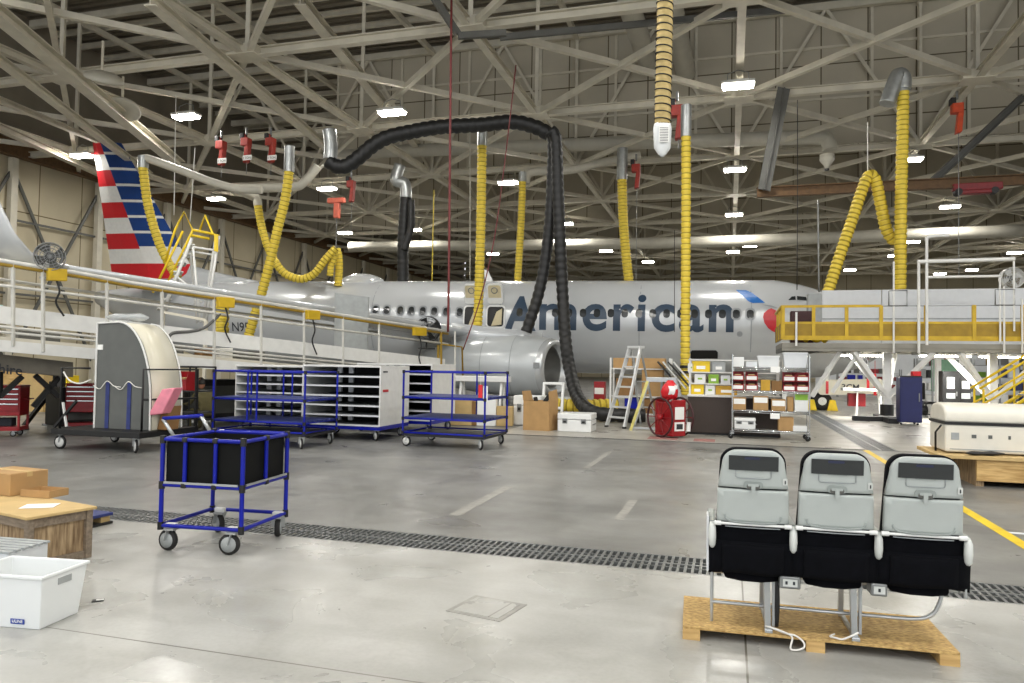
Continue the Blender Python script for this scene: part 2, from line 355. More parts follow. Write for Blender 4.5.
# left bay: sloping roof plates and channels seen from below
for a,c,Y1,Y2,w in (((-60,-35),(180,165),20,38,.5),((-60,14),(150,175),24,42,.35),((150,0),(330,150),22,40,.4),((300,0),(420,150),24,44,.4),((-60,100),(190,215),30,60,.4),((-60,75),(120,150),27,42,.3)):
    b=MB(); b.ibeam(P(*a,Y1),P(*c,Y2),w,w*.8); struct(b.build('ceiling_channel','truss'))
# ---------------------------------------------------------------- lamps
def lamp_proto():
    t=thing('high_bay_light','','ceiling lamp')
    b=MB(); b.prism([(-.62,-.28,.05),(.62,-.28,.05),(.62,.28,.05),(-.62,.28,.05)],(0,0,.1)); b.prism([(-.4,-.14,.15),(.4,-.14,.15),(.4,.14,.15),(-.4,.14,.15)],(0,0,.08)); b.build('housing','white_paint',t,.01)
    b=MB(); b.bb(-.56,.56,-.23,.23,-.06,.05); b.build('lens','lamp',t,.01)
    b=MB(); b.tube([(-.4,0,.2),(-.38,0,.5),(0,0,.62),(.38,0,.5),(.4,0,.2)],.018,6); b.build('hanger','steel',t)
    return t
LP=[(186,117,'bright high bay lamp above the striped tail fin'),(392,113,'bright high bay lamp just above the black hose bend'),(738,86,'brightest lamp hanging on the pole right of the beige duct hose'),
(735,170,'second lamp down the pole above the fuselage'),(734,215,'third lamp down the pole above the fuselage'),(82,156,'lamp by the top of the left wall beside the fin'),
(216,199,'lamp right of the fin below the red hoists'),(327,189,'lamp left of the middle red hoist'),(345,233,'small lamp over the hung yellow hose'),(414,230,'lamp beside the hanging black duct hose behind the fuselage'),
(508,183,'lamp between the two yellow hoses near the black hoses'),(606,251,'low far lamp left of the short hose above the lettering'),(750,246,'wide far lamp right of the lamp pole'),(910,160,'lamp just right of the tall yellow hose'),
(950,207,'lamp under the brown crane rail'),(972,270,'far lamp inside the pipe frame on right platform'),(493,254,'far lamp above the open wing exits'),(733,252,'small lamp lowest on the pole over the crown'),
(912,242,'far lamp right of the yellow hose end'),(895,256,'farthest small lamp beside the yellow hose end'),(850,270,'far lamp behind the slanting yellow hose'),(1015,253,'far lamp at right edge above the fan'),(565,224,'small lamp right of the hanging black hoses'),(648,262,'tiny far lamp over the crown near the short hose'),
(20,215,'far lamp low on the left wall'),(940,274,'farthest lamp low between the platform pipes')]
lamp0=lamp_proto(); first=True
def area(loc,p):
    l=bpy.data.lights.new('lamp_light','AREA'); l.shape='RECTANGLE'; l.size=1.16; l.size_y=.48; l.energy=p; l.color=(1,.985,.95)
    o=bpy.data.objects.new('lamp_light',l); C.objects.link(o); o.location=loc; o.rotation_euler=(0,0,-AL); return o
LAMP_W=270
for px,py,lb in LP[:]:
    zl=12.5; d=ray(px,py)
    if d.z<=.03: continue
    p=CAM+d*((zl-CZ)/d.z)
    if p.y>95: p=P(px,py,95)
    if px==20: continue
    if first: lamp0.location=p; lamp0.rotation_euler=(0,0,-AL); lamp0['label']=lb; lamp0['group']='high bay lamps'; first=False
    else: dup(lamp0,p,-AL,lb,'high bay lamps')
    area(p+V((0,0,-.08)),LAMP_W)
for j in range(-3,4):                       # the same lamp rows carry on overhead and behind the photographer
    for v in (-9,-1,7,15):
        p=U(4.5-9*j,v,12.5)
        dup(lamp0,p,-AL,'lamp of the rows over the near floor, above the picture','high bay lamps overhead'); area(p+V((0,0,-.08)),LAMP_W)
b=MB(); a=P(737,92,29); b.bar(P(742,-20,29.0)-V((0,0,0)),P(737,80,29.0),.09,8); tag(b.build('lamp_pole','truss',center=True),'pale vertical pole holding the brightest lamp','pole')
w=bpy.data.worlds.new('world'); bpy.context.scene.world=w; w.use_nodes=True
w.node_tree.nodes['Background'].inputs[0].default_value=(.93,.96,1,1); w.node_tree.nodes['Background'].inputs[1].default_value=1.35
vs=bpy.context.scene.view_settings; vs.view_transform='Standard'; vs.look='None'; vs.exposure=0; vs.gamma=1; vs.use_curve_mapping=False
# ---------------------------------------------------------------- airliner
TH=math.atan(.25); PITCH=R(.55)
AO=V((.456,33.8,0))
AMX=M.Translation(AO)@M.Rotation(-TH,4,'Z')@M.Rotation(PITCH,4,'Y'); AIN=AMX.inverted()
def A(px,py,y=-1.88):                       # where a sight line meets the airliner's local plane y
    o=AIN@CAM; d=(AIN.to_3x3()@ray(px,py)); return o+d*((y-o.y)/d.y)
plane=thing('airliner','silver grey narrow-body airliner with blue American lettering and striped tail fin','airplane',AO)
plane.rotation_euler=(0,PITCH,-TH)
crown=A(600,281,0).z; ZC=crown-1.9; XN=A(888,338,0).x; XT=A(100,275,0).x; XS=A(228,281,0).x
def sec(x):                                 # centre height, half width, half height of the fuselage at x
    if x>XN-5.2:
        t=max(0.0,min(1.0,(XN-x)/5.2)); k=(1-(1-t)**2.1)**.62
        return ZC-.62*(1-t)**1.7, max(.02,1.88*k), max(.02,1.95*k)
    if x<XS:
        t=min(1,(XS-x)/(XS-XT)); k=1-t**1.35*.82
        return ZC+1.9*(1-k)*.86-.25*t, 1.88*k, 1.9*k
    return ZC,1.88,1.9+.08*0
def fy(x,z):
    c,w,h=sec(x); h=h if z>c else h*1.17; q=max(-.985,min(.985,(z-c)/h)); return -w*math.sqrt(1-q*q)
b=MB(); xs=[XT+(XS-XT)*i/12 for i in range(13)]+[XS+(XN-5.2-XS)*i/14 for i in range(1,15)]+[XN-5.2+5.2*(1-(1-i/14)**1.8) for i in range(1,15)]
rings=[]
for x in xs:
    c,w,h=sec(x); rings.append([V((x,-w*math.sin(2*math.pi*j/48),c+(h if math.cos(2*math.pi*j/48)>0 else h*1.17)*math.cos(2*math.pi*j/48))) for j in range(48)])
b.loft(rings,0); b.build('fuselage','plane_skin',plane)
def project(me,off):
    for v in me.vertices:
        x,z=v.co.x,v.co.z; v.co.y=fy(x,z)-off
def decal(name,poly,mt,off=.012,parent=plane,cut=.25,lab=None):
    me=bpy.data.meshes.new(name); bm=bmesh.new(); bm.faces.new([bm.verts.new((p[0],0,p[1])) for p in poly]); slice_bm(bm,cut); bm.to_mesh(me); bm.free()
    project(me,off); me.materials.append(MT[mt]); o=bpy.data.objects.new(name,me); C.objects.link(o); o.parent=parent
    if lab: o['label']=lab
    return o
def slice_bm(bm,cut):
    zs=[v.co.z for v in bm.verts]; z=min(zs)+cut
    while z<max(zs):
        bmesh.ops.bisect_plane(bm,geom=bm.verts[:]+bm.edges[:]+bm.faces[:],plane_co=(0,0,z),plane_no=(0,0,1)); z+=cut
    xs_=[v.co.x for v in bm.verts]; x=min(xs_)+1.0
    while x<max(xs_):
        bmesh.ops.bisect_plane(bm,geom=bm.verts[:]+bm.edges[:]+bm.faces[:],plane_co=(x,0,0),plane_no=(1,0,0)); x+=1.0
def apoly(pts): return [(A(x,y).x,A(x,y).z) for x,y in pts]
# cabin windows
mat('window_rim','8f9396',.35)
for px,py in [(375,309.5),(386.5,310),(400,310.2),(411,310.6),(422.5,311),(434,311.2),(446,311.5),(459.5,312)]+[(519.5,312.2),(533,312.5)]+[(555+13.95*i,312.7+.1*i) for i in range(15)]:
    p=A(px,py)
    if px<500 or px>735: decal('window_rim',[(p.x+a,p.z+c) for a,c in rrect(.40,.50,.16)],'window_rim',.008)
    decal('window',[(p.x+a,p.z+c) for a,c in rrect(.27,.36,.12)],'dark_glass',.016)
# lettering
def letters(body,px0,px1,pyt,ref,off,y0=329,y1=332.5):
    a0,a1=A(px0,y0),A(px1,y1); me=text_mesh(body,1.0,off,0,1.1); xsl=[v.co.x for v in me.vertices]; kx=(a1.x-a0.x)/(max(xsl)-min(xsl)); ky=(A(px0,pyt).z-a0.z)/ref
    for v in me.vertices:
        x=a0.x+(v.co.x-min(xsl))*kx; v.co=(x,0,a0.z+(a1.z-a0.z)*(x-a0.x)/(a1.x-a0.x)+v.co.y*ky)
    bm=bmesh.new(); bm.from_mesh(me); slice_bm(bm,.12); bm.to_mesh(me); bm.free(); project(me,.006)
    me.materials.clear(); me.materials.append(MT['navy'])
    for p in me.polygons: p.material_index=0
    o=bpy.data.objects.new('lettering',me); C.objects.link(o); o.parent=plane; return me
letters('A',504,535.5,294.8,.73,.03,329.2,329.6)
letters('merican',539,733.5,299.8,.545,.02,328.8,331.2)
def word(name,body,px0,py0,px1,h,mt):
    me=text_mesh(body,1.0,.01); p=A(px0,py0); q=A(px1,py0); xs_=[v.co.x for v in me.vertices]; k=(q.x-p.x)/(max(xs_)-min(xs_)); kz=(A(px0,py0-h).z-p.z)/.72
    for v in me.vertices: v.co=(p.x+(v.co.x-min(xs_))*k,0,p.z+v.co.y*kz)
    project(me,.01); me.materials.clear(); me.materials.append(MT[mt])
    for f in me.polygons: f.material_index=0
    o=bpy.data.objects.new(name,me); C.objects.link(o); o.parent=plane
word('registration','N957',231.5,331,254,9,'ink')
# flight symbol and trademark ring
decal('emblem_blue',apoly([(736.5,288.5),(747,288.8),(752,291),(765.5,302.4),(753,302.6),(749,301)]),'logo_blue')
decal('emblem_red',apoly([(771.5,308),(768,309.5),(764,313),(763,317),(764.5,323),(768,328),(773,331.5),(777.5,333),(782,331),(785,322),(780,312)]),'livery_red')
decal('emblem_grey',apoly([(762,304.5),(771,304.8),(779,308),(774,307.5)]),'window_rim')
p=A(739.7,334); decal('mark',[(p.x+a,p.z+c) for a,c in rrect(.22,.22,.1)],'window_rim')
# cargo door and its open hold, cockpit panes
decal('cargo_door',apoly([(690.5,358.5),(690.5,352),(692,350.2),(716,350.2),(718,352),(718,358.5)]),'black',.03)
for k,pp in enumerate(([(789,299.5),(793,295.5),(797,295),(797,299)],[(798.5,299),(798.5,294.8),(808,295.5),(809,299.5)])): decal('cockpit_window',apoly(pp),'dark_glass',.02)
# panel seams
mat('seam','8f9496',.4)
for px in (372,500,640,752): 
    p=A(px,283); q=A(px,352); decal('panel_seam',[(p.x-.02,p.z),(p.x+.02,p.z),(p.x+.02,q.z),(p.x-.02,q.z)],'seam',.004)
# open overwing exits
for px,lab in ((472.5,'aft'),(495.5,'fore')):
    c0=A(px,316.5); w=.86;h=1.0
    decal('exit_frame',[(c0.x+a,c0.z+c) for a,c in rrect(w,h,.16)],'white_gloss',.02)
    decal('exit_opening',[(c0.x+a,c0.z+c) for a,c in rrect(w-.14,h-.14,.12)],'black',.03)
    b=MB(); b.prism([(c0.x-.18,fy(c0.x,c0.z)-.05,c0.z-.42),(c0.x+.28,fy(c0.x,c0.z)-.05,c0.z-.35),(c0.x+.3,fy(c0.x,c0.z)-.05,c0.z+.35),(c0.x+.05,fy(c0.x,c0.z)-.05,c0.z+.2)],(0,.03,0)); b.build('exit_seat_panel','cream_hatch',plane)
    y0=fy(c0.x,c0.z+.58)-.03; base=V((c0.x-.05,y0,c0.z+.56)); b=MB()
    pr=[V((a*.92,-.35*(c+.42),c+.42)) for a,c in rrect(.78,.84,.14)]
    b.prism([base+p for p in pr],(0,.09,.03)); hd=b.build('exit_hatch','white_gloss',plane,.01)
    b=MB(); b.prism([base+V((p.x*.8,p.y-.012,.07+p.z*.84)) for p in pr],(0,.01,0)); b.build('hatch_lining','cream_hatch',hd)
    b=MB(); b.ring(base+V((0,-.24,.56)),(0,-1,-.35),.13,.02,14,6); b.build('hatch_handle','steel',hd)
# radome hump and blade aerial on the crown
b=MB(); p=A(339,281,0);q=A(386,281,0); rg=[]
for i in range(13):
    t=i/12; x=p.x+(q.x-p.x)*t; hh=max(.02,.5*(math.sin(math.pi*t)**.55)); rg.append([V((x,.62*math.cos(a)*min(1,hh*2.4),crown-.12+hh*math.sin(a))) for a in [math.pi*j/12 for j in range(13)]])
b.loft(rg,0,False,True,False); b.build('radome','plane_skin',plane)
p=A(485,281,0); b=MB(); b.prism([(p.x,-.02,crown-.05),(p.x+.42,-.02,crown-.05),(p.x+.12,-.02,crown+.5),(p.x-.05,-.02,crown+.55)],(0,.04,0)); b.build('aerial','white_gloss',plane)
# fin: stripes are faces of one skin
rows=[143,155.5,171,187,203,218.5,234,249.5,264,279]; rr=[]
for i in range(len(rows)-1): rr+=[(rows[i],i,0),(rows[i+1]-2.6,i,1)]
rr.append((rows[-1],8,1))
def fin_x(py):
    t=(py-143)/136; te=93+20*t; le=121.5+(py-143)*.565; bd=103+(py-143)*.375
    return te,bd,le
rings=[];
for py,_,_ in rr:
    te,bd,le=fin_x(py); f=lambda x:A(x,py,0)
    bd=min(bd,le-2); pts=[(te,.03),((te+bd)/2,.16),(bd,.22),((bd+le)/2,.17),(le,0.0)]
    L_=[f(x)+V((0,-y,0)) for x,y in pts]; Rr=[f(x)+V((0,y,0)) for x,y in pts[:-1]][::-1]
    rings.append(L_+Rr)
def fm(i,j):
    k,sub=rr[i][1],rr[i][2]; left=j in(0,1,6,7) or k>=7 or j==8
    base=0 if k%2==0 else 1
    if left: return base
    return 1 if sub else 2
b=MB(); b.loft(rings,1,True,False,True,fm); b.build('tail_fin',['livery_red','white_paint','livery_blue'],plane)
b=MB(); prev=[]
for t in range(9):
    s=t/8; px=158+s*100; zt=A(160+s*98,247+34*(s**.55),0); base=A(160+s*98,284,0)
    w=.16*(1-s)+.02; prev.append([V((zt.x,0,max(zt.z,base.z+.02))),V((zt.x,-w*.5,(zt.z+base.z)/2)),V((zt.x,-w*1.6,base.z-.3)),V((zt.x,w*1.6,base.z-.3)),V((zt.x,w*.5,(zt.z+base.z)/2))])
b.loft(prev,0); b.build('dorsal_fin','plane_skin',plane)
# wing, winglet, stabiliser
def foil(le,ch,th,nrm=V((0,0,1)),tw=0):
    o=[]; prof=[(0,0),(.03,.16),(.12,.26),(.35,.3),(.65,.2),(1,.02),(.65,-.3),(.35,-.5),(.12,-.46),(.03,-.28)]
    for c,t in prof: o.append(le+V((-ch*c,0,0))+nrm*(t*th))
    return o
def L2(px,py,Y): return AIN@P(px,py,Y)
wr=A(562,345,-1.5); wt=L2(70,266.5,15.3)
b=MB(); rg=[foil(wr+V((.3,.2,.0)),6.8,.8),foil(wr.lerp(wt,.1),6.6,.75),foil(wr.lerp(wt,.34),3.8,.5),foil(wr.lerp(wt,.7),2.5,.34),foil(wt,1.7,.22)]
b.loft(rg,0); b.build('wing','plane_skin',plane)
b=MB(); rg=[]
for ou,uz,bk,an in ((0,0,0,0),(.4,.03,.05,8),(.8,.16,.12,28),(1.1,.5,.22,55),(1.25,1.0,.4,72),(1.35,1.6,.6,78),(1.45,2.4,.9,80)):
    q=R(an); rg.append(foil(wt+V((-bk,-ou,uz)),1.7-.38*uz,.22-.05*uz,V((0,math.sin(q),math.cos(q)))))
b.loft(rg,0); b.build('winglet','plane_skin',plane)
sr=A(198,285,-.6); st=L2(58,268.5,31.0)
b=MB(); b.loft([foil(sr,3.4,.42),foil(st,1.3,.16)],0); b.build('stabiliser','white_gloss',plane)
b=MB(); c=A(160,281,0); 
# belly fairing
rg=[]
xf0,xf1=A(400,380).x,A(600,380).x
for i in range(15):
    t=i/14; k=math.sin(math.pi*t)**.5; x=xf0+(xf1-xf0)*t
    rg.append([V((x,-1.45*k*math.sin(a),ZC-1.6-.8*k*math.cos(a))) for a in [2*math.pi*j/20 for j in range(20)]])
b=MB(); b.loft(rg,0); b.build('belly_fairing','plane_skin',plane)
# flap track fairings
for s in ():
    p=wr.lerp(wt,s); ch=7.6-s*6; b=MB(); b.lathe([(.02,0),(.16,.4),(.24,1.1),(.2,2),(.03,3)],p+V((-ch*.55,0,-.35)),(-1,0,-.06),12); b.build('flap_fairing','plane_skin',plane)
# engine
ec=L2(512,367.5,26.3); eng=None
b=MB(); xi=L2(560,367.5,26.3).x; x0=L2(452,367.5,26.3).x; Ln=xi-x0
def nring(x,r,dz=0,n=36):
    o=[]
    for j in range(n):
        a=2*math.pi*j/n; zz=math.cos(a)*r; 
        if zz<-r*.82: zz=-r*.82+(zz+r*.82)*.35
        o.append(V((x+.34*math.sin(a)*r*max(0,min(1,(x-xi+1.6)/1.4)),ec.y+math.sin(a)*r*1.03,ec.z+dz+zz)))
    return o
prof=[(x0-1.2,.55),(x0-.3,.82),(x0+.3,.95),(x0+Ln*.35,1.1),(x0+Ln*.6,1.15),(x0+Ln*.8,1.13),(xi-.25,1.06)]
b.loft([nring(x,r) for x,r in prof],0,False); eng=b.build('engine_nacelle','nacelle',plane)
b=MB(); b.loft([nring(x,r) for x,r in ((xi-.25,1.06),(xi-.08,1.02),(xi,.95),(xi+.01,.9),(xi-.08,.84),(xi-.3,.8))],0,False); b.build('inlet_lip','lip_silver',eng)
b=MB(); b.loft([nring(x,r) for x,r in ((xi-.3,.8),(xi-.8,.78),(xi-1.0,.05))],0,False); b.build('inlet_duct','truss_dark',eng)
b=MB(); b.lathe([(.3,0),(.24,.2),(.12,.4),(.01,.5)],(xi-1.0,ec.y,ec.z),(1,0,0),16); b.build('spinner','black',eng)
b=MB()
for i in range(24):
    a=2*math.pi*i/24; d=V((0,math.sin(a),math.cos(a))); e=V((0,math.cos(a),-math.sin(a))); c=V((xi-.9,ec.y,ec.z))
    b.add([c+d*.2-e*.03+V((.06,0,0)),c+d*.2+e*.03-V((.06,0,0)),c+d*.76+e*.09-V((.03,0,0)),c+d*.76-e*.09+V((.08,0,0))],[(0,1,2,3)],0)
b.build('fan_blades','truss_dark',eng)
for fx in (.32,.62):
    x=x0+Ln*fx; b=MB(); rgs=[nring(x-.012,1.155 if fx>.5 else 1.10),nring(x+.012,1.158 if fx>.5 else 1.103)]; b.loft(rgs,0,False); b.build('cowl_seam','seam',eng)
b=MB(); b.box((x0+Ln*.86,ec.y-1.13,ec.z+.1),(.22,.03,.2)); b.build('cowl_latch','steel',eng,.005)
b=MB(); top=ec.z+1.0; b.loft([[V((x0-.2+a*Ln*.9,ec.y+s*w,zz)) for s,zz in ((-1,top-.25),(1,top-.25),(1,top+.55-.3*a),(-1,top+.55-.3*a))] for a,w in ((0,.1),(.3,.2),(.8,.18),(1,.05))],0); b.build('pylon','plane_skin',plane)
# nose gear and its door with the fleet number
ng=L2(822,399,29.4); b=MB(); b.bar(ng+V((.12,.25,.3)),ng+V((.35,.6,1.6)),.11,10); b.bar(ng+V((.1,.2,.05)),ng+V((1.2,.5,1.4)),.05,8); b.build('nose_gear_strut','white_gloss',plane)
wz=-(AMX@ng).z+.37
for dy in (0,.42):
    c=ng+V((0,dy,wz)); b=MB(); b.lathe([(.2,-.1),(.33,-.1),(.37,-.05),(.37,.05),(.33,.1),(.2,.1)],c,(0,1,0),24); wl=b.build('nose_wheel','tyre',plane)
    b=MB(); b.lathe([(.02,-.1),(.12,-.11),(.2,-.09),(.2,.09),(.02,.1)],c,(0,1,0),20); b.build('wheel_hub','white_gloss',wl)
g0,g1=L2(818,393.5,29.0),L2(880,380,29.0); b=MB(); w_=g1.x-g0.x; h_=g1.z-g0.z
b.prism([(g0.x+a+w_/2,g0.y,g0.z+h_/2+c+.05*a) for a,c in rrect(w_,h_,.16)],(0,.06,0)); gd=b.build('gear_door','cream_skin',plane,.01)
b=MB(); xr=g0.x+.28; b.bb(xr,xr+.1,g0.y-.012,g0.y-.002,g0.z+.0,g1.z-.1); b.build('red_stripe','livery_red',gd)
me=text_mesh('3CM',.33,.004,.001); me.transform(M.Translation((g0.x+.84,g0.y-.012,g0.z+.17))@M.Rotation(R(90),4,'X')); me.materials.append(MT['ink']); o=bpy.data.objects.new('fleet_number',me); C.objects.link(o); o.parent=gd
# ---------------------------------------------------------------- hoses, hoists, ducts
def hose(name,label,pts,r,mts=('hose_yellow','hose_yellow_groove'),pitch=.17,n=12,amp=.16,group=None,sm=8,parent=None,cat='hose'):
    path=resample(spline(pts,sm),pitch/4); k=[0]
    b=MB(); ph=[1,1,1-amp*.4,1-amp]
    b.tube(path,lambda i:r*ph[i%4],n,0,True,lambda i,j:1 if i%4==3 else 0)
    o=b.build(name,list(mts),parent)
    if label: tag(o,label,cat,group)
    return o
def pxs(pts,Y): return [P(p[0],p[1],p[2] if len(p)>2 else (Y if Y>0 else -Y/(ca+sa*(p[0]-512)/F))) for p in pts]   # a negative Y is a grid depth v
GY='yellow air hoses'
def collar(pt,r,L_=.6,d=V((0,0,1)),host=None,name='collar'):
    b=MB(); w0=host.matrix_world.translation if host else V((0,0,0)); b.bar(V(pt)-V(host.location),V(pt)-V(host.location)+d*L_,r,14); o=b.build(name,'galv',host); return o
h=hose('air_hose','yellow ribbed hose hanging in front of the striped tail fin',pxs([(143,168),(148,205),(158,240),(168,262),(178,278)],31),.19); collar(P(143,168,31),.21,.5,host=h)
h=hose('air_hose','long yellow hose crossing slantwise over the rear fuselage to the left dock',pxs([(289,172),(285,200),(277,232),(270,262),(262,292),(254,318),(248,338)],28.5),.19); collar(P(289,172,28.5),.2,1.0,host=h)
hose('air_hose','slack yellow hose sagging in a loop above the rear fuselage',pxs([(258,206),(262,228),(270,252),(283,272),(300,279),(314,274),(325,260),(336,248)],34),.19)
hose('air_hose','short yellow hose end folded down from the hook over the rear fuselage',pxs([(335,249),(334,258),(331,266),(330,276)],34.2),.16)
hose('air_hose','yellow hose dropping behind the crown from the hung hook',pxs([(337,249),(339,260),(339,272),(338,286)],34.8),.19)
h=hose('air_hose','straight yellow hose hanging down to the open wing exits',pxs([(482,146),(481.5,190),(480.5,240),(479,290),(477.5,329)],29),.19); collar(P(482,146,29),.2,1.0,host=h)
h=hose('air_hose','thin far yellow hose ending behind the fuselage left of the black hoses',pxs([(522.5,182),(521.5,215),(519.5,250),(517.5,284)],38),.19); collar(P(522.5,182,38),.2,.5,host=h)
h=hose('air_hose','yellow hose ending at the crown above the middle of the lettering',pxs([(622,180),(623,215),(625.5,250),(629,282)],37),.25); collar(P(622,180,37),.27,1.6,host=h)
h=hose('air_hose','straight yellow hose hanging in front of the lettering to the white shelf boxes',pxs([(686,137),(686,200),(685.7,270),(685.3,340),(685,395)],23),.155); collar(P(686,137,23),.17,1.0,host=h)
b=MB(); q=P(685.2,372,23)-h.location
for z in (-.05,.12): b.bar(q+V((0,0,z)),q+V((0,0,z+.09)),.17,14)
b.build('band','black',h)
h=hose('air_hose','thick yellow hose falling straight behind the right platform screen',pxs([(903,92),(902.5,140),(901,200),(900.5,250),(900,296)],25),.2); collar(P(903,92,25),.21,.12,host=h)
h=hose('air_hose','yellow hose slung over a hook in a tall narrow peak on the right',pxs([(828,292),(839,258),(852,220),(862,190),(867,178),(871,175),(876,182),(881,205),(886,228),(893,240),(899,238)],25.6),.2)
b=MB(); q=P(869,176,25.6)-h.location; b.bar(q+V((-.05,0,.05)),q+V((-.05,0,1.9)),.02,6); b.build('sling','rope',h)
# white elbow spouts the hoses hang from
def elbow(label,pts,Y,r,m='duct',name='duct_elbow'):
    b=MB(); b.tube(spline(pxs(pts,Y),6),r,14,0); return tag(b.build(name,m,center=True),label,'duct')
elbow('grey duct elbow and branch feeding the hose by the tail fin',[(143,167),(143,160),(146,158.5),(152,160),(180,170),(215,183),(240,189),(262,190)],31,.17)
elbow('bent white duct end above the slack yellow hose',[(258,206),(257,199),(254,197),(238,190),(232,188)],34,.2)
elbow('silver elbow spout on top of the thick right yellow hose',[(903,90),(903,78),(898,76),(892,90),(887,104)],25,.26,'galv')
elbow('silver duct elbow feeding the black bend by the middle lamp',[(330,160),(331,148),(330,136),(329,130)],27,.25,'galv')
elbow('silver duct elbow above the hanging black duct hose',[(406,198),(406,190),(404,183),(396,180),(400,165)],38,.3,'galv')
elbow('long white supply duct running across behind the black hoses',[(330,158),(380,152),(430,150),(540,146),(650,142),(760,139),(818,137),(828,142),(830,150)],-39.8,.36)
elbow('white supply duct running left to right below the red hoists',[(232,188),(265,188),(294,187),(302,184),(310,176),(318,166)],33,.2)
elbow('lower white pipe with an upturned end right of the black hoses',[(526,184),(527,176),(534,172),(570,170),(600,163),(640,155)],39,.22)
elbow('short far white duct end left of the hanging black duct hose',[(350,247),(380,246.5),(420,246),(520,245),(700,242),(1040,230)],-56.5,.42)
for (x0,y0),(x1,y1),lb in (((628,2),(649,66),'left of two thick white ducts behind the beige spiral hose'),((668,-14),(686,74),'right of two thick white ducts behind the beige spiral hose')):
    a=P(x0,y0,34); c=P(x1,y1,40.8); b=MB(); b.bar(a,c,.52,20); tag(b.build('duct','duct',center=True),lb,'duct')
# black fabric hoses
HB2=('hose_black','black')
hose('exhaust_hose','thick black hose bending along the truss and up from its silver elbow',pxs([(329,161),(336,166),(346,166),(358,158),(372,146),(386,138),(405,133),(440,127),(480,125),(512,122),(535,127),(549,134)],27),.28,HB2,.3,12,.12,'black hoses')
hose('exhaust_hose','black hose curving down the lettering onto the engine top',pxs([(548,132),(553,140),(552,180),(550,220),(545,262),(539,292),(533,312),(526,332)],25.4),.2,HB2,.26,12,.12,'black hoses')
hose('exhaust_hose','black hose falling past the engine inlet to the floor',pxs([(551,131),(556,140),(558,190),(560,240),(563,300),(566,345,24.5),(571,375,23.8),(578,398,22.8),(592,412,21.5),(616,415,21.0),(645,415.5,20.9)],25),.21,HB2,.26,12,.12,'black hoses')
hose('exhaust_hose','black duct hose hanging behind the rear fuselage below its elbow',pxs([(406,198),(404,225),(403,250),(403,285)],38),.3,HB2,.3,12,.08,'black hoses')
hose('exhaust_hose','second thinner black hose tied beside the hanging duct hose',pxs([(411,200),(411,225),(408,238),(404,250)],37.6),.2,HB2,.3,12,.08,'black hoses')
hose('floor_hose','yellow ribbed hose lying on the floor behind the ladder',pxs([(556,404.5,23.4),(580,406,23.2),(600,405.5,23.3),(617,405,23.4)],23.3),.21,pitch=.2)
# big beige spiral hose with its printed nozzle bag
h=hose('spiral_hose','beige flexible hose with black spiral hanging from the roof top',pxs([(665.5,-30),(664.8,20),(664,62),(663,95),(662.5,125)],15),.165,('hose_beige','hose_beige'),.1,14,.05)
b=MB(); n=150
pts=[]; 
for i in range(n*2):
    t=i/(n*2-1); base=P(665.5-3*t,-30+155*t,15); a=2*math.pi*i/14
    pts.append(base+V((math.cos(a)*.168,math.sin(a)*.168,0)))
b.tube(pts,.014,5,0); b.build('spiral_wire','black',h)
b=MB(); c0=P(662.5,124,15); b.loft([[c0+V((w*math.cos(2*math.pi*j/16),.1*math.sin(2*math.pi*j/16)*k,-z)) for j in range(16)] for z,w,k in ((0,.17,1.6),(.1,.19,1.5),(.5,.17,1.0),(.62,.09,.6),(.68,.03,.3))],0); b.build('nozzle_bag','tote',h)
b=MB(); b.bb(c0.x-.1,c0.x+.1,c0.y-.16,c0.y-.15,c0.z-.42,c0.z-.1)
for i in range(9): b.bb(c0.x-.085,c0.x+.085,c0.y-.163,c0.y-.158,c0.z-.4+i*.033,c0.z-.388+i*.033,1)
b.build('printed_label',['white_label','ink'],h)
# hoists
def hoist(px,py,Y,s,label,m='hoist_red',sign=True,chain=1.2):
    p=P(px,py,Y); t=thing('chain_hoist',label,'hoist',p,-AL,'chain hoists')
    b=MB(); b.box((0,0,.35*s),(.38*s,.34*s,.36*s)); b.box((-.1*s,0,.62*s),(.1*s,.12*s,.25*s)); b.build('motor',m,t,.02)
    b=MB(); b.bb(-.24*s,-.06*s,-.17*s,.17*s,.5*s,.74*s); b.build('control_box','black',t,.02)
    b=MB(); b.prism([(.02*s,-.14*s,.2*s),(.2*s,-.14*s,.2*s),(.14*s,-.14*s,-.55*s),(-.06*s,-.14*s,-.6*s)],(0,.28*s,0)); b.build('chain_bag',m,t,.02)
    b=MB(); b.bar((.05*s,0,-.5*s),(.05*s,0,-.5*s-chain),.014,6); b.build('chain','steel',t)
    if sign:
        b=MB(); b.bb(-.02*s,.44*s,-.2*s,-.17*s,-.52*s,-.3*s); sg=b.build('capacity_sign','white_label',t)
        text_obj('sign_text','1 TON',.14*s,'ink',M.Translation((.0*s,-.21*s,-.47*s))@M.Rotation(R(90),4,'X'),sg,width=.38*s)
    b=MB(); b.bar((0,0,.7*s),(0,0,1.0*s),.05*s,8); b.build('trolley_hook','steel',t)
    return t
hoist(221,153,33,1.0,'leftmost of the red hoists in the row right of the fin',chain=.6); hoist(246,150,33,1.0,'middle red hoist in the row right of the fin',chain=.6); hoist(270.5,150,33,1.0,'rightmost red hoist in the row, left of the long slanting hose',chain=.6)
hoist(351,191,38,1.0,'dark red hoist under the middle truss near the hook for the slack hose','hoist_red',False,1.5)
hoist(677,122,24,1.0,'red hoist just right of the printed nozzle bag','hoist_red',False,.4); hoist(636,176,37,1.1,'red hoist beside the collar of the hose over the lettering','hoist_red',False,8)
hoist(957,118,30,1.1,'orange red hoist below the truss right of the thick yellow hose','orange',False,6)
t=thing('hose_hook','pink red balancer holding the slack yellow hose on a cable','hook',P(337,202,34),-AL)
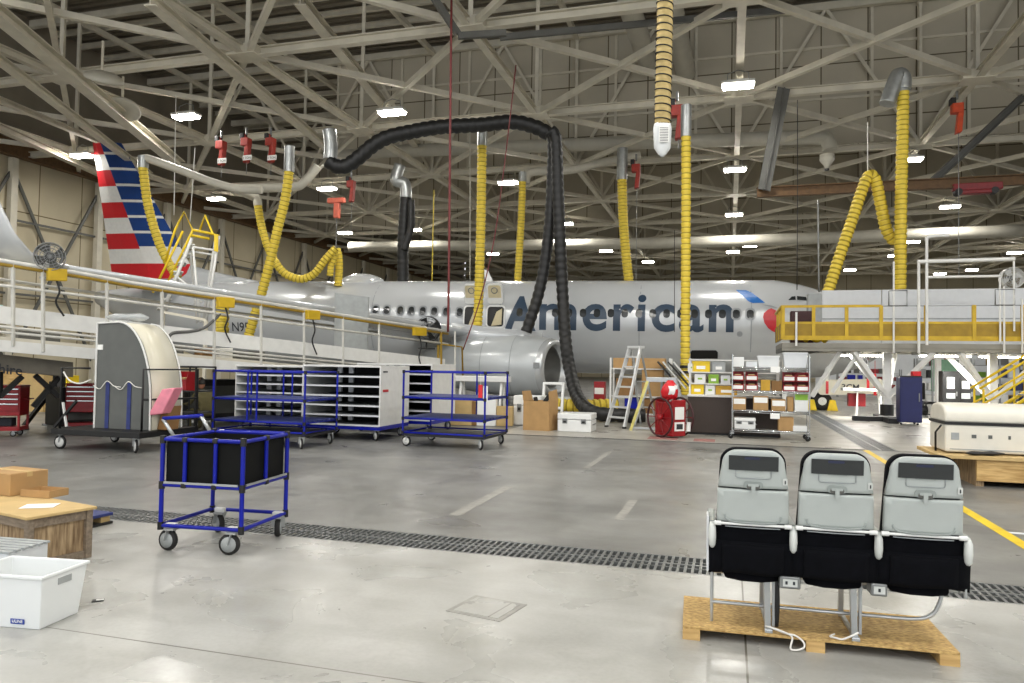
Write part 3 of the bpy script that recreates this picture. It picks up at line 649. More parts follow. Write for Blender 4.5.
b=MB(); b.bb(-.45,.4,-.12,.12,-.05,.18); b.bb(-.12,.14,-.12,.12,-.75,-.05); b.build('balancer','salmon',t,.03); b=MB(); b.bar((0,0,-.7),P(336,248,34)-P(337,202,34),.02,6); b.build('cable','steel',t)
# crane rail at the right with its struts and trolley
b=MB(); b.ibeam(P(757,192.5,31),P(1060,178,30),.3,.42); tag(b.build('crane_rail','brown_steel',center=True),'brown steel crane rail crossing behind the right yellow hoses','crane rail')
for a,c,lb in (((764,190),(784,88),'dark steel strut rising from the left end of brown crane rail'),((932,182),(1045,76),'long dark strut rising right from the brown crane rail')):
    b=MB(); b.ibeam(P(*a,30.6),P(*c,30.6),.28,.28); tag(b.build('crane_strut','truss_dark',center=True),lb,'strut')
t=thing('crane_trolley','red trolley riding on the brown crane rail','trolley',P(977,188,30.1),-AL); b=MB(); b.bb(-.9,.9,-.15,.15,-.1,.2); b.bb(-.6,.5,-.2,.2,-.25,-.1); b.build('carriage','red_dark',t,.03); b=MB(); b.bar((-.7,-.2,-.15),(-.7,.2,-.15),.14,12); b.build('wheel','black',t); b=MB(); b.bar((.6,-.2,-.15),(.6,.2,-.15),.14,12); b.build('wheel','black',t)
b=MB(); b.beam(P(500,37.5,24.6),P(790,9.5,24.6),.13,.2); tag(b.build('power_rail','truss_dark',center=True),'dark power rail running under the nearest roof truss','rail')
b=MB(); b.beam(P(430,-8,23),P(458,34,23.4),.16,.2); b.beam(P(458,36,23.4),P(506,33,23.6),.16,.2); tag(b.build('pipe_bracket','truss_dark',center=True),'dark elbowed steel bracket beside the red cable top','bracket')
def wire(name,label,pts,Y,r,m,cat='cable'):
    b=MB(); b.tube(spline(pxs(pts,Y),4),r,6); return tag(b.build(name,m,center=True),label,cat)
wire('lift_cable','dark red cable hanging straight down left of the wing exits',[(451.5,0),(450,150),(449,260),(448,332)],22,.035,'red_cable')
wire('lift_cable','thin red line slanting from the truss to the dock end',[(516,65),(505,160),(494,240),(480,300),(463,350)],24,.02,'red_cable')
wire('lift_cable','pale cable hanging just left of the fin ladder',[(176,95),(175,150),(174,215)],31,.02,'rope'); wire('lift_cable','second pale cable hanging over the fin ladder',[(195,148),(193,180),(190,222)],31,.02,'rope')
wire('lift_cable','thin yellow rope hanging beside the hanging black duct hose',[(434,190),(433,230),(432,282)],39,.03,'hose_yellow'); wire('lift_cable','thin grey pipe hanging between the red cable and wing hose',[(470,120),(470,200),(470,281)],39,.03,'duct')
wire('lift_cable','thin wire hanging over the lettering left of the front yellow hose',[(674.5,230),(674.5,290),(674.5,332)],26,.012,'black'); wire('lift_cable','thin dark wire hanging by the flight emblem',[(797.5,100),(797.5,200),(797,290)],25,.015,'black')
wire('lift_cable','pale wire hanging left of the right platform peak hose',[(818,200),(818.5,250),(819,292)],27,.035,'steel')
# pendulum smoke horn at right, bell lamps, grey dishes at the left
t=thing('funnel_light','pale funnel shaped fitting under the truss right of the lamp pole','ceiling fitting',P(827,166,32)); b=MB(); b.lathe([(.3,.5),(.3,.25),(.12,0),(.1,-.12)],n=16); b.build('funnel','duct',t); b=MB(); b.bar((0,0,-.2),(0,0,-.1),.1,10); b.build('nozzle','black',t)
for px,py,Y,lb in ((104,78,27,'upper pale air scoop dish among the left roof beams'),(124,109,31,'lower dark pale air scoop dish just above the fin')):
    t=thing('air_scoop',lb,'air scoop',P(px,py,Y),-AL); b=MB(); b.lathe([(.05,.22),(.4,.2),(.62,.08),(.68,-.06),(.62,-.1),(.05,-.02)],(0,0,0),(.35,-.3,.9) if py<90 else (-.2,.4,.9),20); b.build('hood','duct',t); b=MB(); b.bar((-.1,0,.3),(-.1,0,1.4),.05,8); b.build('stem','truss',t)
# ---------------------------------------------------------------- left wing dock
DN=V((-.8,.6,0)); D0=V((-8.5,14.3,0)); DE=V((.6,.8,0))
def DK(px,py,back=0.0):
    d=ray(px,py); t=(D0-CAM+DN*back).dot(DN)/d.dot(DN); return CAM+d*t
def wp(b,name,m,root,**k):
    o=b.build(name,m,root,**k); o.location=-root.location; return o
dock=thing('wing_dock','long white railed work dock sloping along the wing at left','work platform',V((DK(200,400).x,DK(200,400).y,0)))
def strip(a0,a1,b0,b1,t,back0=0):          # board on the dock face between two image lines, t thick
    b=MB(); f=lambda x,y:DK(x,y)+DN*back0
    q=[f(*a0),f(*a1),f(*b1),f(*b0)]; b.prism(q,DN*t); return b
wp(strip((-40,301),(445,359),(-40,319),(445,370),.04),'toe_board','white_paint',dock)
wp(strip((-40,336),(450,381),(-40,348),(450,389),.14),'fascia','white_paint',dock)
b=MB(); q=[DK(-40,336),DK(450,381)]; b.prism([q[0],q[1],q[1]+DN*3.2,q[0]+DN*3.2],(0,0,.06)); wp(b,'deck','truss',dock)
b=MB(); b.prism([DK(-40,349)+DN*.3,DK(80,362.5)+DN*.3,DK(80,377.5)+DN*.3,DK(-40,366)+DN*.3],DN*.5); wp(b,'box_beam','old_wood',dock)
mat('box_beam_paint','6b665b',.6)
bpy.data.objects['box_beam'].data.materials[0]=MT['box_beam_paint']
me=text_mesh('Cheshire',.25,.003,.002); mx=M.Translation(DK(-30,369.5)+DN*.28)@M(((DE.x,0,-DN.x,0),(DE.y,0,-DN.y,0),(-.12,1,0,0),(0,0,0,1)))
me.transform(mx); me.transform(M.Translation(-dock.location)); me.materials.append(MT['ink']); o=bpy.data.objects.new('beam_lettering',me); C.objects.link(o); o.parent=bpy.data.objects['box_beam']; o.location=dock.location; 
def rail(pts,r,m,name,back=0):
    b=MB(); b.tube([DK(*p)+DN*back for p in pts],r,8); return wp(b,name,m,dock)
rail([(-40,254),(88,275),(130,283),(258,302),(360,318),(448,331.5)],.045,'rail_paint','top_rail'); rail([(-40,257.5),(88,278),(130,286),(258,304.5),(360,320.5),(448,334)],.035,'yellow_dull','rail_cap')
rail([(-40,280),(105,298.5),(213,313),(304,325.5),(448,344)],.03,'rail_paint','mid_rail'); rail([(-40,322),(96,337),(250,353.5),(450,373)],.028,'rail_paint','lower_rail'); rail([(-40,328),(96,341),(250,357),(450,376)],.025,'rail_paint','lower_rail')
rail([(-40,254),(88,275),(258,302),(448,331.5)],.035,'rail_paint','rear_rail',3.0)
def ty(px): return 261+(px)*.157
for px,hb in ((13,346),(43,352),(107,351),(162,357),(214,368),(261,366),(304,372),(343,374),(379,377),(441,380),(455,382)):
    b=MB(); a,c=DK(px,ty(min(px,448))),DK(px,hb); b.beam(a,c,.052,.052); wp(b,'post','rail_paint',dock)
for x0,x1,y0,y1 in ((45,64,268.5,281),(215,231,297,307.5),(304,316.5,310,319.5),(411,423,327,335.5)):
    b=MB(); q=[DK(x0,y0),DK(x1,y0+1),DK(x1,y1+.6),DK(x0,y1)]; b.prism([p-DN*.16 for p in q],DN*.12); bx=wp(b,'control_box','yellow_paint',dock,bevel=.015)
    b=MB(); m=(DK((x0+x1)/2,y1)-DN*.1)-dock.location; L_=(DK(x0,y1)-DK(x0,y1+22)).z
    b.tube(spline([m,m+V((.06,0,-L_*.5)),m+V((.0,0,-L_)),m+V((.1,.1,-L_*1.6))],5),.02,6); o=b.build('cable','black',bx); o.location=dock.location
b=MB(); b.tube(spline([DK(168,339),DK(173,333),DK(190,331.5),DK(204,328),DK(214,320),DK(220,314)],5),.035,8); wp(b,'loose_cable','truss_dark',dock)
# legs, cross arms under the near end
for k,(a,c) in enumerate((((33,377),(10,398)),((46,376),(70,398)),((10,372),(10,398)),((70,378),(44,408)))):
    b=MB(); p,q=DK(*a)+DN*.5,DK(*c)+DN*.5; b.beam(p,q,.085,.085); wp(b,'scissor_arm','black',dock)
for t in (1.0,5.5,9.5):
    for bk in (.4,2.9):
        p=D0+DE*t+DN*bk; zt=1.55-.07*t; b=MB(); b.beam(p+V((0,0,.1)),p+V((0,0,zt)),.12,.12); b.box(p+V((0,0,.05)),(.3,.3,.1)); wp(b,'leg','truss_dark',dock)
b=MB(); b.bar(DK(441,333),DK(441,382),.04,8); b.bar(DK(457,345)+DN*.8,DK(457,384)+DN*.8,.04,8); b.tube([DK(441,344),DK(462,347),DK(463,380)],.03,8); wp(b,'end_gate','yellow_dull',dock)
# stored material lying on the dock deck
for (x0,x1,y0,y1,bk,m,lb,nm,ct) in ((172,212,346,357,1.2,'truss_dark','dark panel lying at the near end of dock lower shelf','panel','panel'),(222,234,349,360,1.0,'cardboard_dark','small brown box on the dock deck behind the rail','box','box'),(240,254,351,363,1.0,'white_label','white paper stack on the dock deck','papers','papers'),
    (258,296,353,365,1.3,'truss_dark','dark flat panel leaning on the dock deck mid length','panel','panel'),(44,92,333,346,1.4,'truss_dark','dark panel lying behind the left dock lower rails','panel','panel')):
    p=DK(x0,y1)+DN*bk; w_=(DK(x1,y1)-DK(x0,y1)).length*.9; h_=(DK(x0,y0)-DK(x0,y1)).z; zd=DK((x0+x1)/2,338+.094*((x0+x1)/2)).z+.03
    o=MB(); o.box((0,0,h_/2),(w_,.35,h_)); o=o.build(nm,m,None,.01); o.location=V((p.x,p.y,zd))+DE*w_/2; o.rotation_euler=(0,0,math.atan2(.8,.6)); tag(o,lb,ct)
# flat sheets of foam standing on the dock, white screen by the wing
b=MB(); q=[P(335,293,20.4),P(368,297,20.9),P(367,350,20.9),P(334,346,20.4)]; b.prism(q,V((.1,.35,0))*.2); tag(b.build('screen_board','bin_grey',center=True),'pale grey flat board standing before the rear fuselage','board')
b=MB(); q=[P(-30,303,19),P(3,305,19),P(3,322,19),P(-30,320,19)]; b.prism(q,V((-.05,.06,0))); tag(b.build('tinted_board','navy',center=True),'bluish glass board at far left behind the dock rail','board')
bpy.data.objects['tinted_board'].data.materials[0]=mat('pale_teal','b9cfcb',.3)
# fans
def fan(px,py,Y,r,yaw,label,guard='steel',blade='truss_dark',stand=None):
    p=P(px,py,Y); base=stand if stand is not None else p.z-r*1.6; t=thing('drum_fan',label,'fan',(p.x,p.y,base),yaw); z=p.z-base
    b=MB()
    for q in (.35,.6,.8,1.0): b.ring((0,-.1,z),(0,1,0),r*q,.008,24,5)
    for i in range(16):
        a=math.pi*i/8; b.bar((0,-.12,z),(math.cos(a)*r,-.1,z+math.sin(a)*r),.005,5)
    b.build('guard',guard,t)
    b=MB(); b.lathe([(r*.98,-.1),(r,.0),(r*.98,.2)],(0,0,z),(0,1,0),28,0,False); b.build('drum',guard,t)
    b=MB(); b.lathe([(.01,-.06),(.08,-.04),(.1,.1),(.1,.3),(.01,.32)],(0,0,z),(0,1,0),14); b.build('motor','black',t)
    b=MB()
    for i in range(4):
        a=math.pi/2*i+.4; d=V((math.cos(a),0,math.sin(a))); e=V((-math.sin(a),.5,math.cos(a)))
        b.prism([V((0,.03,z))+d*.08-e*.04,V((0,.03,z))+d*.08+e*.04,V((0,.03,z))+d*r*.9+e*.14,V((0,.03,z))+d*r*.9-e*.1],(0,.01,0))
    b.build('blade_set',blade,t)
    b=MB(); b.bar((0,.2,0),(0,.2,z-r),.03,8); b.box((0,.2,.02),(r*1.2,.4,.04)); b.build('stand',guard,t); return t
fan(50,257,13.9,.26,.5,'round drum fan on the dock rail beside the winglet',stand=None)
fan(428,329,24.6,.42,.3,'black round fan above the dock rail left of the wing exits','black','black')
# yellow and white access steps rising behind the dock
st=thing('access_steps','yellow and white railed access steps rising beside the tail fin','steps',V((P(185,300,23.5).x,23.5,0)),0)
SB=V((-.5,.95,0))
def sb(name,pts,r,m,both=True):
    for o in ((0,1) if both else (0,)):
        b=MB(); b.tube([P(x,y,23.5)+SB*o for x,y in pts],r,8); wp(b,name,m,st)
sb('handrail',[(154,290),(183,231)],.04,'yellow'); sb('handrail',[(167,284),(193,230),(184,212),(175,230),(165,262)],.04,'yellow',False); sb('guard_hoop',[(200,230),(205,215.5),(213,234),(219,236)],.04,'yellow',False)
sb('landing_rail',[(193,230),(213,234)],.045,'yellow'); sb('stringer',[(192,238),(163,312)],.05,'white_paint'); sb('leg',[(219,236),(206,322)],.045,'white_paint'); sb('leg',[(193,247),(200,322)],.04,'white_paint'); sb('brace',[(193,247),(219,251)],.035,'white_paint'); sb('brace',[(175,275),(205,300)],.03,'white_paint')
b=MB(); q=[P(214,234,23.4),P(218,235,23.4),P(218,252,23.4),P(214,251,23.4)]; b.prism(q,V((0,.03,0))); wp(b,'gate_plate','yellow',st)
for i in range(8):
    s=i/7; p=P(190-27*s,244+64*s,23.5); b=MB(); b.box(p+SB*.5,(.3,1.0,.04),0,0,M.Rotation(math.atan2(.95,-.5)-R(90),3,'Z')); wp(b,'tread','white_paint',st)
b=MB(); b.beam(P(163,312,23.5),V((P(163,312,23.5).x,23.5,0)),.1,.1); b.beam(P(206,320,23.5),V((P(206,320,23.5).x,23.5,0)),.1,.1); b.beam(P(163,312,23.5),P(206,320,23.5),.08,.08); wp(b,'base_frame','truss',st)
# yellow ducts draped at the dock steps
hose('air_hose','yellow hose stub standing beside the left dock steps',pxs([(222,300),(223,312),(222,324),(223,336)],22),.2)
# ---------------------------------------------------------------- right platform
VF=24.95
def RK(px,py,v=VF):
    n=V((sa,ca,0)); d=ray(px,py); return CAM+d*((v-CAM.dot(n))/d.dot(n))
def ru(px,v=VF): p=RK(px,340,v); return p.x*ca-p.y*sa
zt=lambda py,v=VF:RK(900,py,v).z
u0=ru(782); u1=u0+13.5
pf=thing('nose_platform','raised work platform with yellow guard boards around the airliner nose','work platform',U(u0,VF,0),-AL)
ZD0,ZD1=zt(352),zt(343.5); WD=3.4; LU=u1-u0
b=MB(); b.bb(0,LU,0,WD,ZD0+.1,ZD1); b.bb(0,LU,.02,.14,ZD0,ZD1-.06); b.bb(0,LU,WD-.14,WD-.02,ZD0,ZD1-.06); b.build('deck','deck_grey',pf,.01)
b=MB(); 
for x in [i*1.1 for i in range(13)]: b.bb(x,x+.1,.1,WD-.1,ZD0-.02,ZD0+.1)
b.build('deck_joists','truss_dark',pf)
zr,z1,z2=zt(305.5),zt(323),zt(340)
yx=[ru(p)-u0 for p in (783,813.5,846.5,881,926,974,1023)]
for i in range(len(yx)-1):
    b=MB(); b.bb(yx[i]+.03,yx[i+1]-.03,-.02,.02,z2+.12,z1); b.build('guard_board','yellow_dull',pf)
b=MB(); b.bb(0,LU,-.04,.0,z2-.02,z2+.12); b.build('toe_board','yellow_paint',pf); b=MB(); b.bb(0,LU,-.03,.03,z1-.03,z1+.04); b.build('mid_rail','yellow_paint',pf)
b=MB(); b.bb(0,yx[3],-.035,.035,zr-.05,zr+.03); b.build('top_rail','yellow_paint',pf)
b=MB(); b.bb(yx[3],LU,-.02,.02,zr-.03,zr); b.build('top_rail','steel',pf)
for x in yx:
    b=MB(); b.bb(x-.05,x+.05,-.05,.05,z2,zr); b.build('post','yellow_paint',pf)
for k in range(3):
    x0=0; b=MB(); b.bb(-.02,.02,k*1.15+.05,k*1.15+1.1,z2,z1); b.build('end_board','yellow_dull',pf)
    b=MB(); b.bb(-.04,.04,k*1.15,k*1.15+.07,z2,zr); b.build('post','yellow_paint',pf)
b=MB(); b.bb(-.04,.04,0,WD,zr-.05,zr+.03); b.build('end_rail','yellow_paint',pf)
b=MB(); b.bb(ru(795)-u0,ru(797)-u0,-.12,-.06,ZD1-.1,zt(312)); b.build('white_post','white_paint',pf)
for px,yt,yb in ((893,262,353),(918,263,353),(926,240,345),(999,278,342),(1003,288,352),(1013,264,331),(1021,300,352)):
    x=ru(px)-u0; b=MB(); b.bar((x,-.1,zt(yb)),(x,-.1,zt(yt)),.042 if px in(918,926) else .03,8); b.build('upright_pipe','white_paint',pf)
b=MB(); b.bar((ru(916.5)-u0,-.1,zt(262.5)),(ru(1014)-u0,-.1,zt(262.5)+.02),.06,8); b.build('cross_pipe','white_paint',pf); b=MB(); b.bar((ru(925)-u0,-.1,zt(278)),(ru(1000)-u0,-.1,zt(278)),.04,8); b.build('cross_pipe','white_paint',pf)
b=MB(); x=ru(926)-u0; b.tube(spline([V((x,-.1,zt(242))),V((x+.02,-.1,zt(239))),V((x+.2,-.1,zt(237.5))),V((x+.6,-.1,zt(237.5)))],5),.05,8); b.build('pipe_bend','white_paint',pf)
for xx in (ru(888)-u0,ru(994)-u0):
    b=MB(); b.tube([V((xx,-.12,zt(306))),V((xx,-.12,zt(291))),V((xx+.5,-.12,zt(291))),V((xx+.5,-.12,zt(306))),V((xx,-.12,zt(306)))],.02,6)
    b.build('gate_latch_frame','steel',pf)
# column with splayed braces and floor base
cx=ru(893)-u0; cy=.9
def base(cx,tag_=''):
    for nm,p,q,r in (('column',(cx,cy,.25),(cx,cy,ZD0),.11),('brace',(cx,cy,.75),(cx-1.1,.1,ZD0),.07),('brace',(cx,cy,.75),(cx+1.15,.1,ZD0),.07),('brace',(cx,cy,.75),(cx-.8,2.8,ZD0),.06),('brace',(cx,cy,.75),(cx+.6,2.8,ZD0),.06)):
        b=MB(); b.beam(p,q,r*2,r*2); b.build(nm,'white_paint',pf)
    b=MB(); b.bar((cx,cy,.2),(cx,cy,.55),.2,14); b.bb(cx-1.0,cx+.75,cy-.14,cy+.14,0,.16); b.bb(cx-.14,cx+.14,cy-1.0,cy+1.6,0,.16); b.build('base_foot','black',pf,.01)
base(cx); base(ru(1003)-u0)
for x in (.3,LU-.3):
    b=MB(); b.beam((x,WD-.2,0),(x,WD-.2,ZD0),.16,.16); b.build('rear_leg','white_paint',pf)
b=MB(); b.beam((ru(835)-u0,.6,.9),(ru(848)-u0+.35,.2,ZD0),.1,.1); b.build('brace','white_paint',pf)
b=MB(); b.beam((ru(815)-u0,.8,.75),(ru(842)-u0,.3,ZD0),.12,.12); b.build('brace','white_paint',pf)
# white screens standing along the back of the deck
VS=VF+2.4
def pn(px): return ru(px,VS)-u0
edges=[822,882,918,1001,1060]
for i in range(4):
    t=thing('dust_screen',['white screen panel at the left end beside the slanted yellow hose','second narrow white screen panel behind the thick yellow hose','wide white screen panel inside the pipe frame','white screen panel at the right edge under the fan'][i],'screen',U(u0+pn(edges[i]),VS,ZD1),-AL,'white deck screens')
    w_=pn(edges[i+1])-pn(edges[i])-.02; hh=zt(289.5,VS)-ZD1; b=MB(); b.bb(0,w_,0,.06,.02,hh); b.build('panel','white_pale',t,.01)
    b=MB(); b.bb(0,w_,-.015,.0,hh-1.0,hh-.96); b.build('seam_strip','bin_grey',t); b=MB(); b.bb(.1,.2,-.2,.26,0,.02); b.build('foot','steel',t); b=MB(); b.bb(w_-.2,w_-.1,-.2,.26,0,.02); b.build('foot','steel',t)
b=MB(); xx=pn(808); b.bb(0,pn(822)-xx-.02,0,.5,0,zt(292.5,VS)-ZD1); o=b.build('grey_screen_box','bin_grey',None,.01); o.location=U(u0+xx,VS,ZD1); o.rotation_euler=(0,0,-AL); tag(o,'grey box panel closing the left end of the white screens','box')
b=MB(); b.bb(0,.7,0,.5,0,zt(305)-ZD1-.1); o=b.build('maroon_case','red_dark',None,.02); o.location=U(ru(793)-u0+u0,VF+.9,ZD1); o.rotation_euler=(0,0,-AL); tag(o,'dark maroon case on the left end of the nose platform','case')
bpy.data.objects['maroon_case'].data.materials[0]=mat('maroon','3a1215',.5)
b=MB(); b.tube(spline([V((0,0,.1)),V((.15,.1,.25)),V((.35,.05,.12)),V((.5,.1,.2)),V((.62,.0,.08))],5),.09,8); o=b.build('yellow_sling_bundle','yellow',None); o.location=U(ru(807.5),VF+.8,ZD1-.0); o.rotation_euler=(0,0,-AL); tag(o,'crumpled yellow sling bundle on the platform beside maroon case','sling')
fan(1012,278,25.4,.36,-.15,'pale round drum fan at the right edge above the platform','white_paint','white_paint',stand=None)
# lamps fixed below the deck
for px,v,lb in ((945,VF+1.6,'long bright lamp fixed below the platform middle'),(1005,VF+2.2,'bright lamp fixed below the platform at the right edge'),(862,VF+2.6,'lamp below the platform left of its white column')):
    x=ru(px,v); t=thing('tube_light',lb,'lamp',U(x,v,ZD0-.1),-AL); b=MB(); b.bb(-.75,.75,-.09,.09,.04,.1); b.build('housing','white_paint',t); b=MB(); b.bb(-.72,.72,-.07,.07,0,.04); b.build('lens','lamp',t,.01)
    o=area(U(x,v,ZD0-.12),150); o.data.size=1.4; o.data.size_y=.15

for t_,w_,h_,lb in ((.6,1.6,.95,'dark box added for shade and clutter under the near end of the dock'),(3.4,1.8,1.1,'dark box added for shade and clutter under the dock behind the cowl cart'),(6.3,1.9,.95,'dark box added for shade and clutter under the dock behind the wide blue rack'),(9.2,1.8,.8,'dark box added for shade and clutter under the far end of the dock')):  # added dark boxes stand in for the shade and clutter under the dock
    p=D0+DE*t_+DN*1.9; t=thing('shade_clutter_box',lb,'equipment',p,math.atan2(.8,.6)); MB().bb(0,w_,0,.8,.12,h_).build('body','black',t,.03); MB().bb(.1,w_-.1,-.01,0,.25,h_-.15).build('door_panel','grey_panel',t)
    for x in (.1,w_-.1): MB().bb(x-.06,x+.06,.05,.75,0,.12).build('skid_foot','steel',t)
# ---------------------------------------------------------------- shared small builders
def caster(parent,x,y,h,r=.075,yaw=0.0,wheel='steel',w=.035):
    yaw+=1.15
    b=MB(); ox,oy=-math.sin(yaw)*.03,math.cos(yaw)*.03; ax=V((math.cos(yaw),math.sin(yaw),0)); c=V((x+ox,y+oy,r))
    b.box((x,y,h-.008),(.09,.09,.016)); 
    for s in (-1,1): b.beam(V((x,y,h-.01))+ax*s*(w/2+.012),c+ax*s*(w/2+.012),.006,.05,0,(ax.x,ax.y,.01))
    o=b.build('caster','alu',parent)
    b=MB(); b.lathe([(r*.3,-w/2),(r*.92,-w/2),(r,-w/4),(r,w/4),(r*.92,w/2),(r*.3,w/2)],c,ax,20); q=b.build('wheel','tyre',o)
    b=MB(); b.lathe([(.008,-w/2-.004),(r*.72,-w/2-.004),(r*.72,w/2+.004),(.008,w/2+.004)],c,ax,18); b.build('wheel_hub',wheel,o)
    return o
def box_thing(label,loc,w,d,h,rz=-AL,m='cardboard',kind='cardboard_box',cat='box',group=None,tape=True,lab=None,open_=False,lid=None):
    t=thing(kind,label,cat,loc,rz,group)
    if open_:
        b=MB(); th=.008
        b.bb(-w/2,w/2,-d/2,-d/2+th,0,h); b.bb(-w/2,w/2,d/2-th,d/2,0,h); b.bb(-w/2,-w/2+th,-d/2+th,d/2-th,0,h); b.bb(w/2-th,w/2,-d/2+th,d/2-th,0,h); b.bb(-w/2+th,w/2-th,-d/2+th,d/2-th,0,th); b.build('body',m,t)
    else: MB().bb(-w/2,w/2,-d/2,d/2,0,h).build('body',m,t,.006)
    if tape and not open_: MB().bb(-w/2-.001,w/2+.001,-.025,.025,h-.04,h+.002).build('tape','kraft',t)
    if lid: MB().bb(-w/2-.012,w/2+.012,-d/2-.012,d/2+.012,h-.02,h+.02).build('lid',lid,t,.006)
    if lab:
        lx,lz,lw,lh,lm=lab; MB().bb(lx-lw/2,lx+lw/2,-d/2-.004,-d/2-.0005,lz-lh/2,lz+lh/2).build('label',lm,t)
    return t
def bin_thing(label,loc,w,d,h,m,group,rz=-AL,lab=True):
    t=thing('storage_bin',label,'bin',loc,rz,group); b=MB()
    for s in (-1,1): b.prism([(s*w/2,-d/2,0),(s*w/2,d/2,0),(s*w/2,d/2,h),(s*w/2,-d/4,h),(s*w/2,-d/2,h*.55)],(-s*.008,0,0))
    b.bb(-w/2+.008,w/2-.008,d/2-.008,d/2,0,h); b.bb(-w/2+.008,w/2-.008,-d/2+.008,d/2-.008,0,.01); b.bb(-w/2+.008,w/2-.008,-d/2,-d/2+.01,0,h*.6); b.build('body',m,t)
    if lab: MB().bb(-w*.42,w*.42,-d/2-.005,-d/2-.0005,h*.12,h*.5).build('label','white_label',t)
    MB().bb(-w*.3,w*.3,-d*.3,d*.3,.012,h*.7).build('contents','kraft',t,.02)
    return t
def rack(label,loc,rz,w,d,h,levels,base=.28,mid=(),mt='blue_tube',name='tube_rack',shelf='blue_shelf',group=None,r=.02):
    t=thing(name,label,'cart',loc,rz,group)
    for x in (0,w):
        for y in (0,d):
            b=MB(); b.bar((x,y,base-.04),(x,y,h),r,10); b.build('post',mt,t)
            b=MB()
            for z in [base]+list(levels)+[h-.02]: b.bar((x,y,z-.03),(x,y,z+.03),r*1.45,10)
            b.build('joint_collar','black',t)
    for x in mid:
        for y in (0,d): b=MB(); b.bar((x,y,levels[0]),(x,y,h),r*.9,8); b.build('post',mt,t)
    for z in [base]+list(levels)+[h-.02]:
        b=MB(); b.tube([(0,0,z),(w,0,z),(w,d,z),(0,d,z),(0,0,z)],r*.9,8); b.build('rail',mt,t)
    for z in levels:
        b=MB(); n=7
        for i in range(n): y=d*(i+.5)/n; b.bb(.02,w-.02,y-d*.055,y+d*.055,z-.015,z+.035)
        for x in (.25,w/2,w-.25): b.bb(x-.03,x+.03,.03,d-.03,z-.02,z)
        b.build('shelf',shelf,t)
    MB().bb(.0,w,.0,d,base-.07,base-.03).build('base_plate','black',t)
    for x,y,yw in ((.08,.06,.3),(w-.08,.06,-.4),(.08,d-.06,.2),(w-.08,d-.06,-.3)): caster(t,x,y,base-.06,.1,yw,'white_paint')
    return t
# two blue tube racks and three white parts cabinets
RA=V((-3.74,13.45,0))-V((ca,-sa,0))*1.96
rack('wide blue tube rack cart with empty slatted shelves in front of the left white cabinets',RA,-AL,1.96,1.15,1.42,(.47,.88),.3,(.75,.95))
RB=V((-.47,13.86,0))-V((ca,-sa,0))*1.68
rb=rack('blue tube rack cart standing alone in front of the engine',RB,-AL-.03,1.68,1.3,1.46,(.54,.94),.27,(1.02,))
t=thing('hang_tag','red and white paper tags hanging on the right post of the engine rack','tag',U(0,0)*0+RB+V((ca,-sa,0))*1.6+V((0,-.03,0)),-AL)
MB().bb(-.06,.02,-.03,-.02,.98,1.22).build('red_tag','red_bright',t); MB().bb(.03,.12,-.02,-.01,.88,1.2).build('white_tag','white_label',t); b=MB(); b.bar((-.02,-.025,1.2),(-.02,-.02,1.46),.004,5); b.build('string','rope',t)
def cabinet(label,loc,w,d,h,shelves,interior,base=.3):
    t=thing('parts_cabinet',label,'cabinet',loc,-AL,'white rolling parts cabinets')
    MB().bb(0,w,0,d,h,h+.04).build('top_panel','white_paint',t,.005)
    MB().bb(w-.03,w,0,d,base,h).build('side_panel','white_paint',t); MB().bb(0,.03,0,d,base,h).build('side_panel','white_paint',t)
    MB().bb(.03,w-.03,d-.03,d,base,h).build('back_panel',interior,t)
    n=shelves
    for i in range(n):
        z=base+(h-base)*i/n; b=MB(); b.bb(.03,w-.03,.0,d-.03,z,z+.02); s_=b.build('shelf','bin_grey',t); MB().bb(.03,w-.03,-.012,.0,z-.008,z+.026).build('front_lip','white_pale',s_)
    for x in (w*.35,w*.5,w*.93):
        for i in range(n):
            z=base+(h-base)*(i+.35)/n; MB().bb(x-.05,x+.05,d*.3,d*.34,z,z+.13).build('shelf_divider','white_pale',t)
    b=MB(); b.bb(0,w,0,d,base-.08,base); b.build('base_frame','blue_tube',t); 
    for x,y,yw in ((.12,.1,.3),(w-.12,.1,-.2),(.12,d-.1,.2),(w-.12,d-.1,0)): caster(t,x,y,base-.08,.1,yw,'white_paint')
    return t
C2=V((-2.66,15.1,0)); k=V((ca,-sa,0)); dd=V((sa,ca,0))
c2=cabinet('white parts cabinet with black inside shelves and a bare side between the racks',C2-k*1.82,1.82,1.4,1.5,6,'black',.3)
t=c2; b=MB(); b.bb(1.822,1.828,.1,.35,1.0,1.05); b.build('red_sticker','livery_red',t); b=MB(); b.bb(1.822,1.828,.1,.3,1.4,1.43); b.build('dark_sticker','ink',t)
cabinet('white parts cabinet with grey shelves behind the wide blue rack',C2-k*3.62+dd*.2,1.72,1.2,1.47,6,'bin_grey',.34)
cabinet('white parts cabinet behind the rack cart by the engine',V((-1.8,16.8,0))-k*1.9,1.9,1.5,1.55,6,'black',.3)
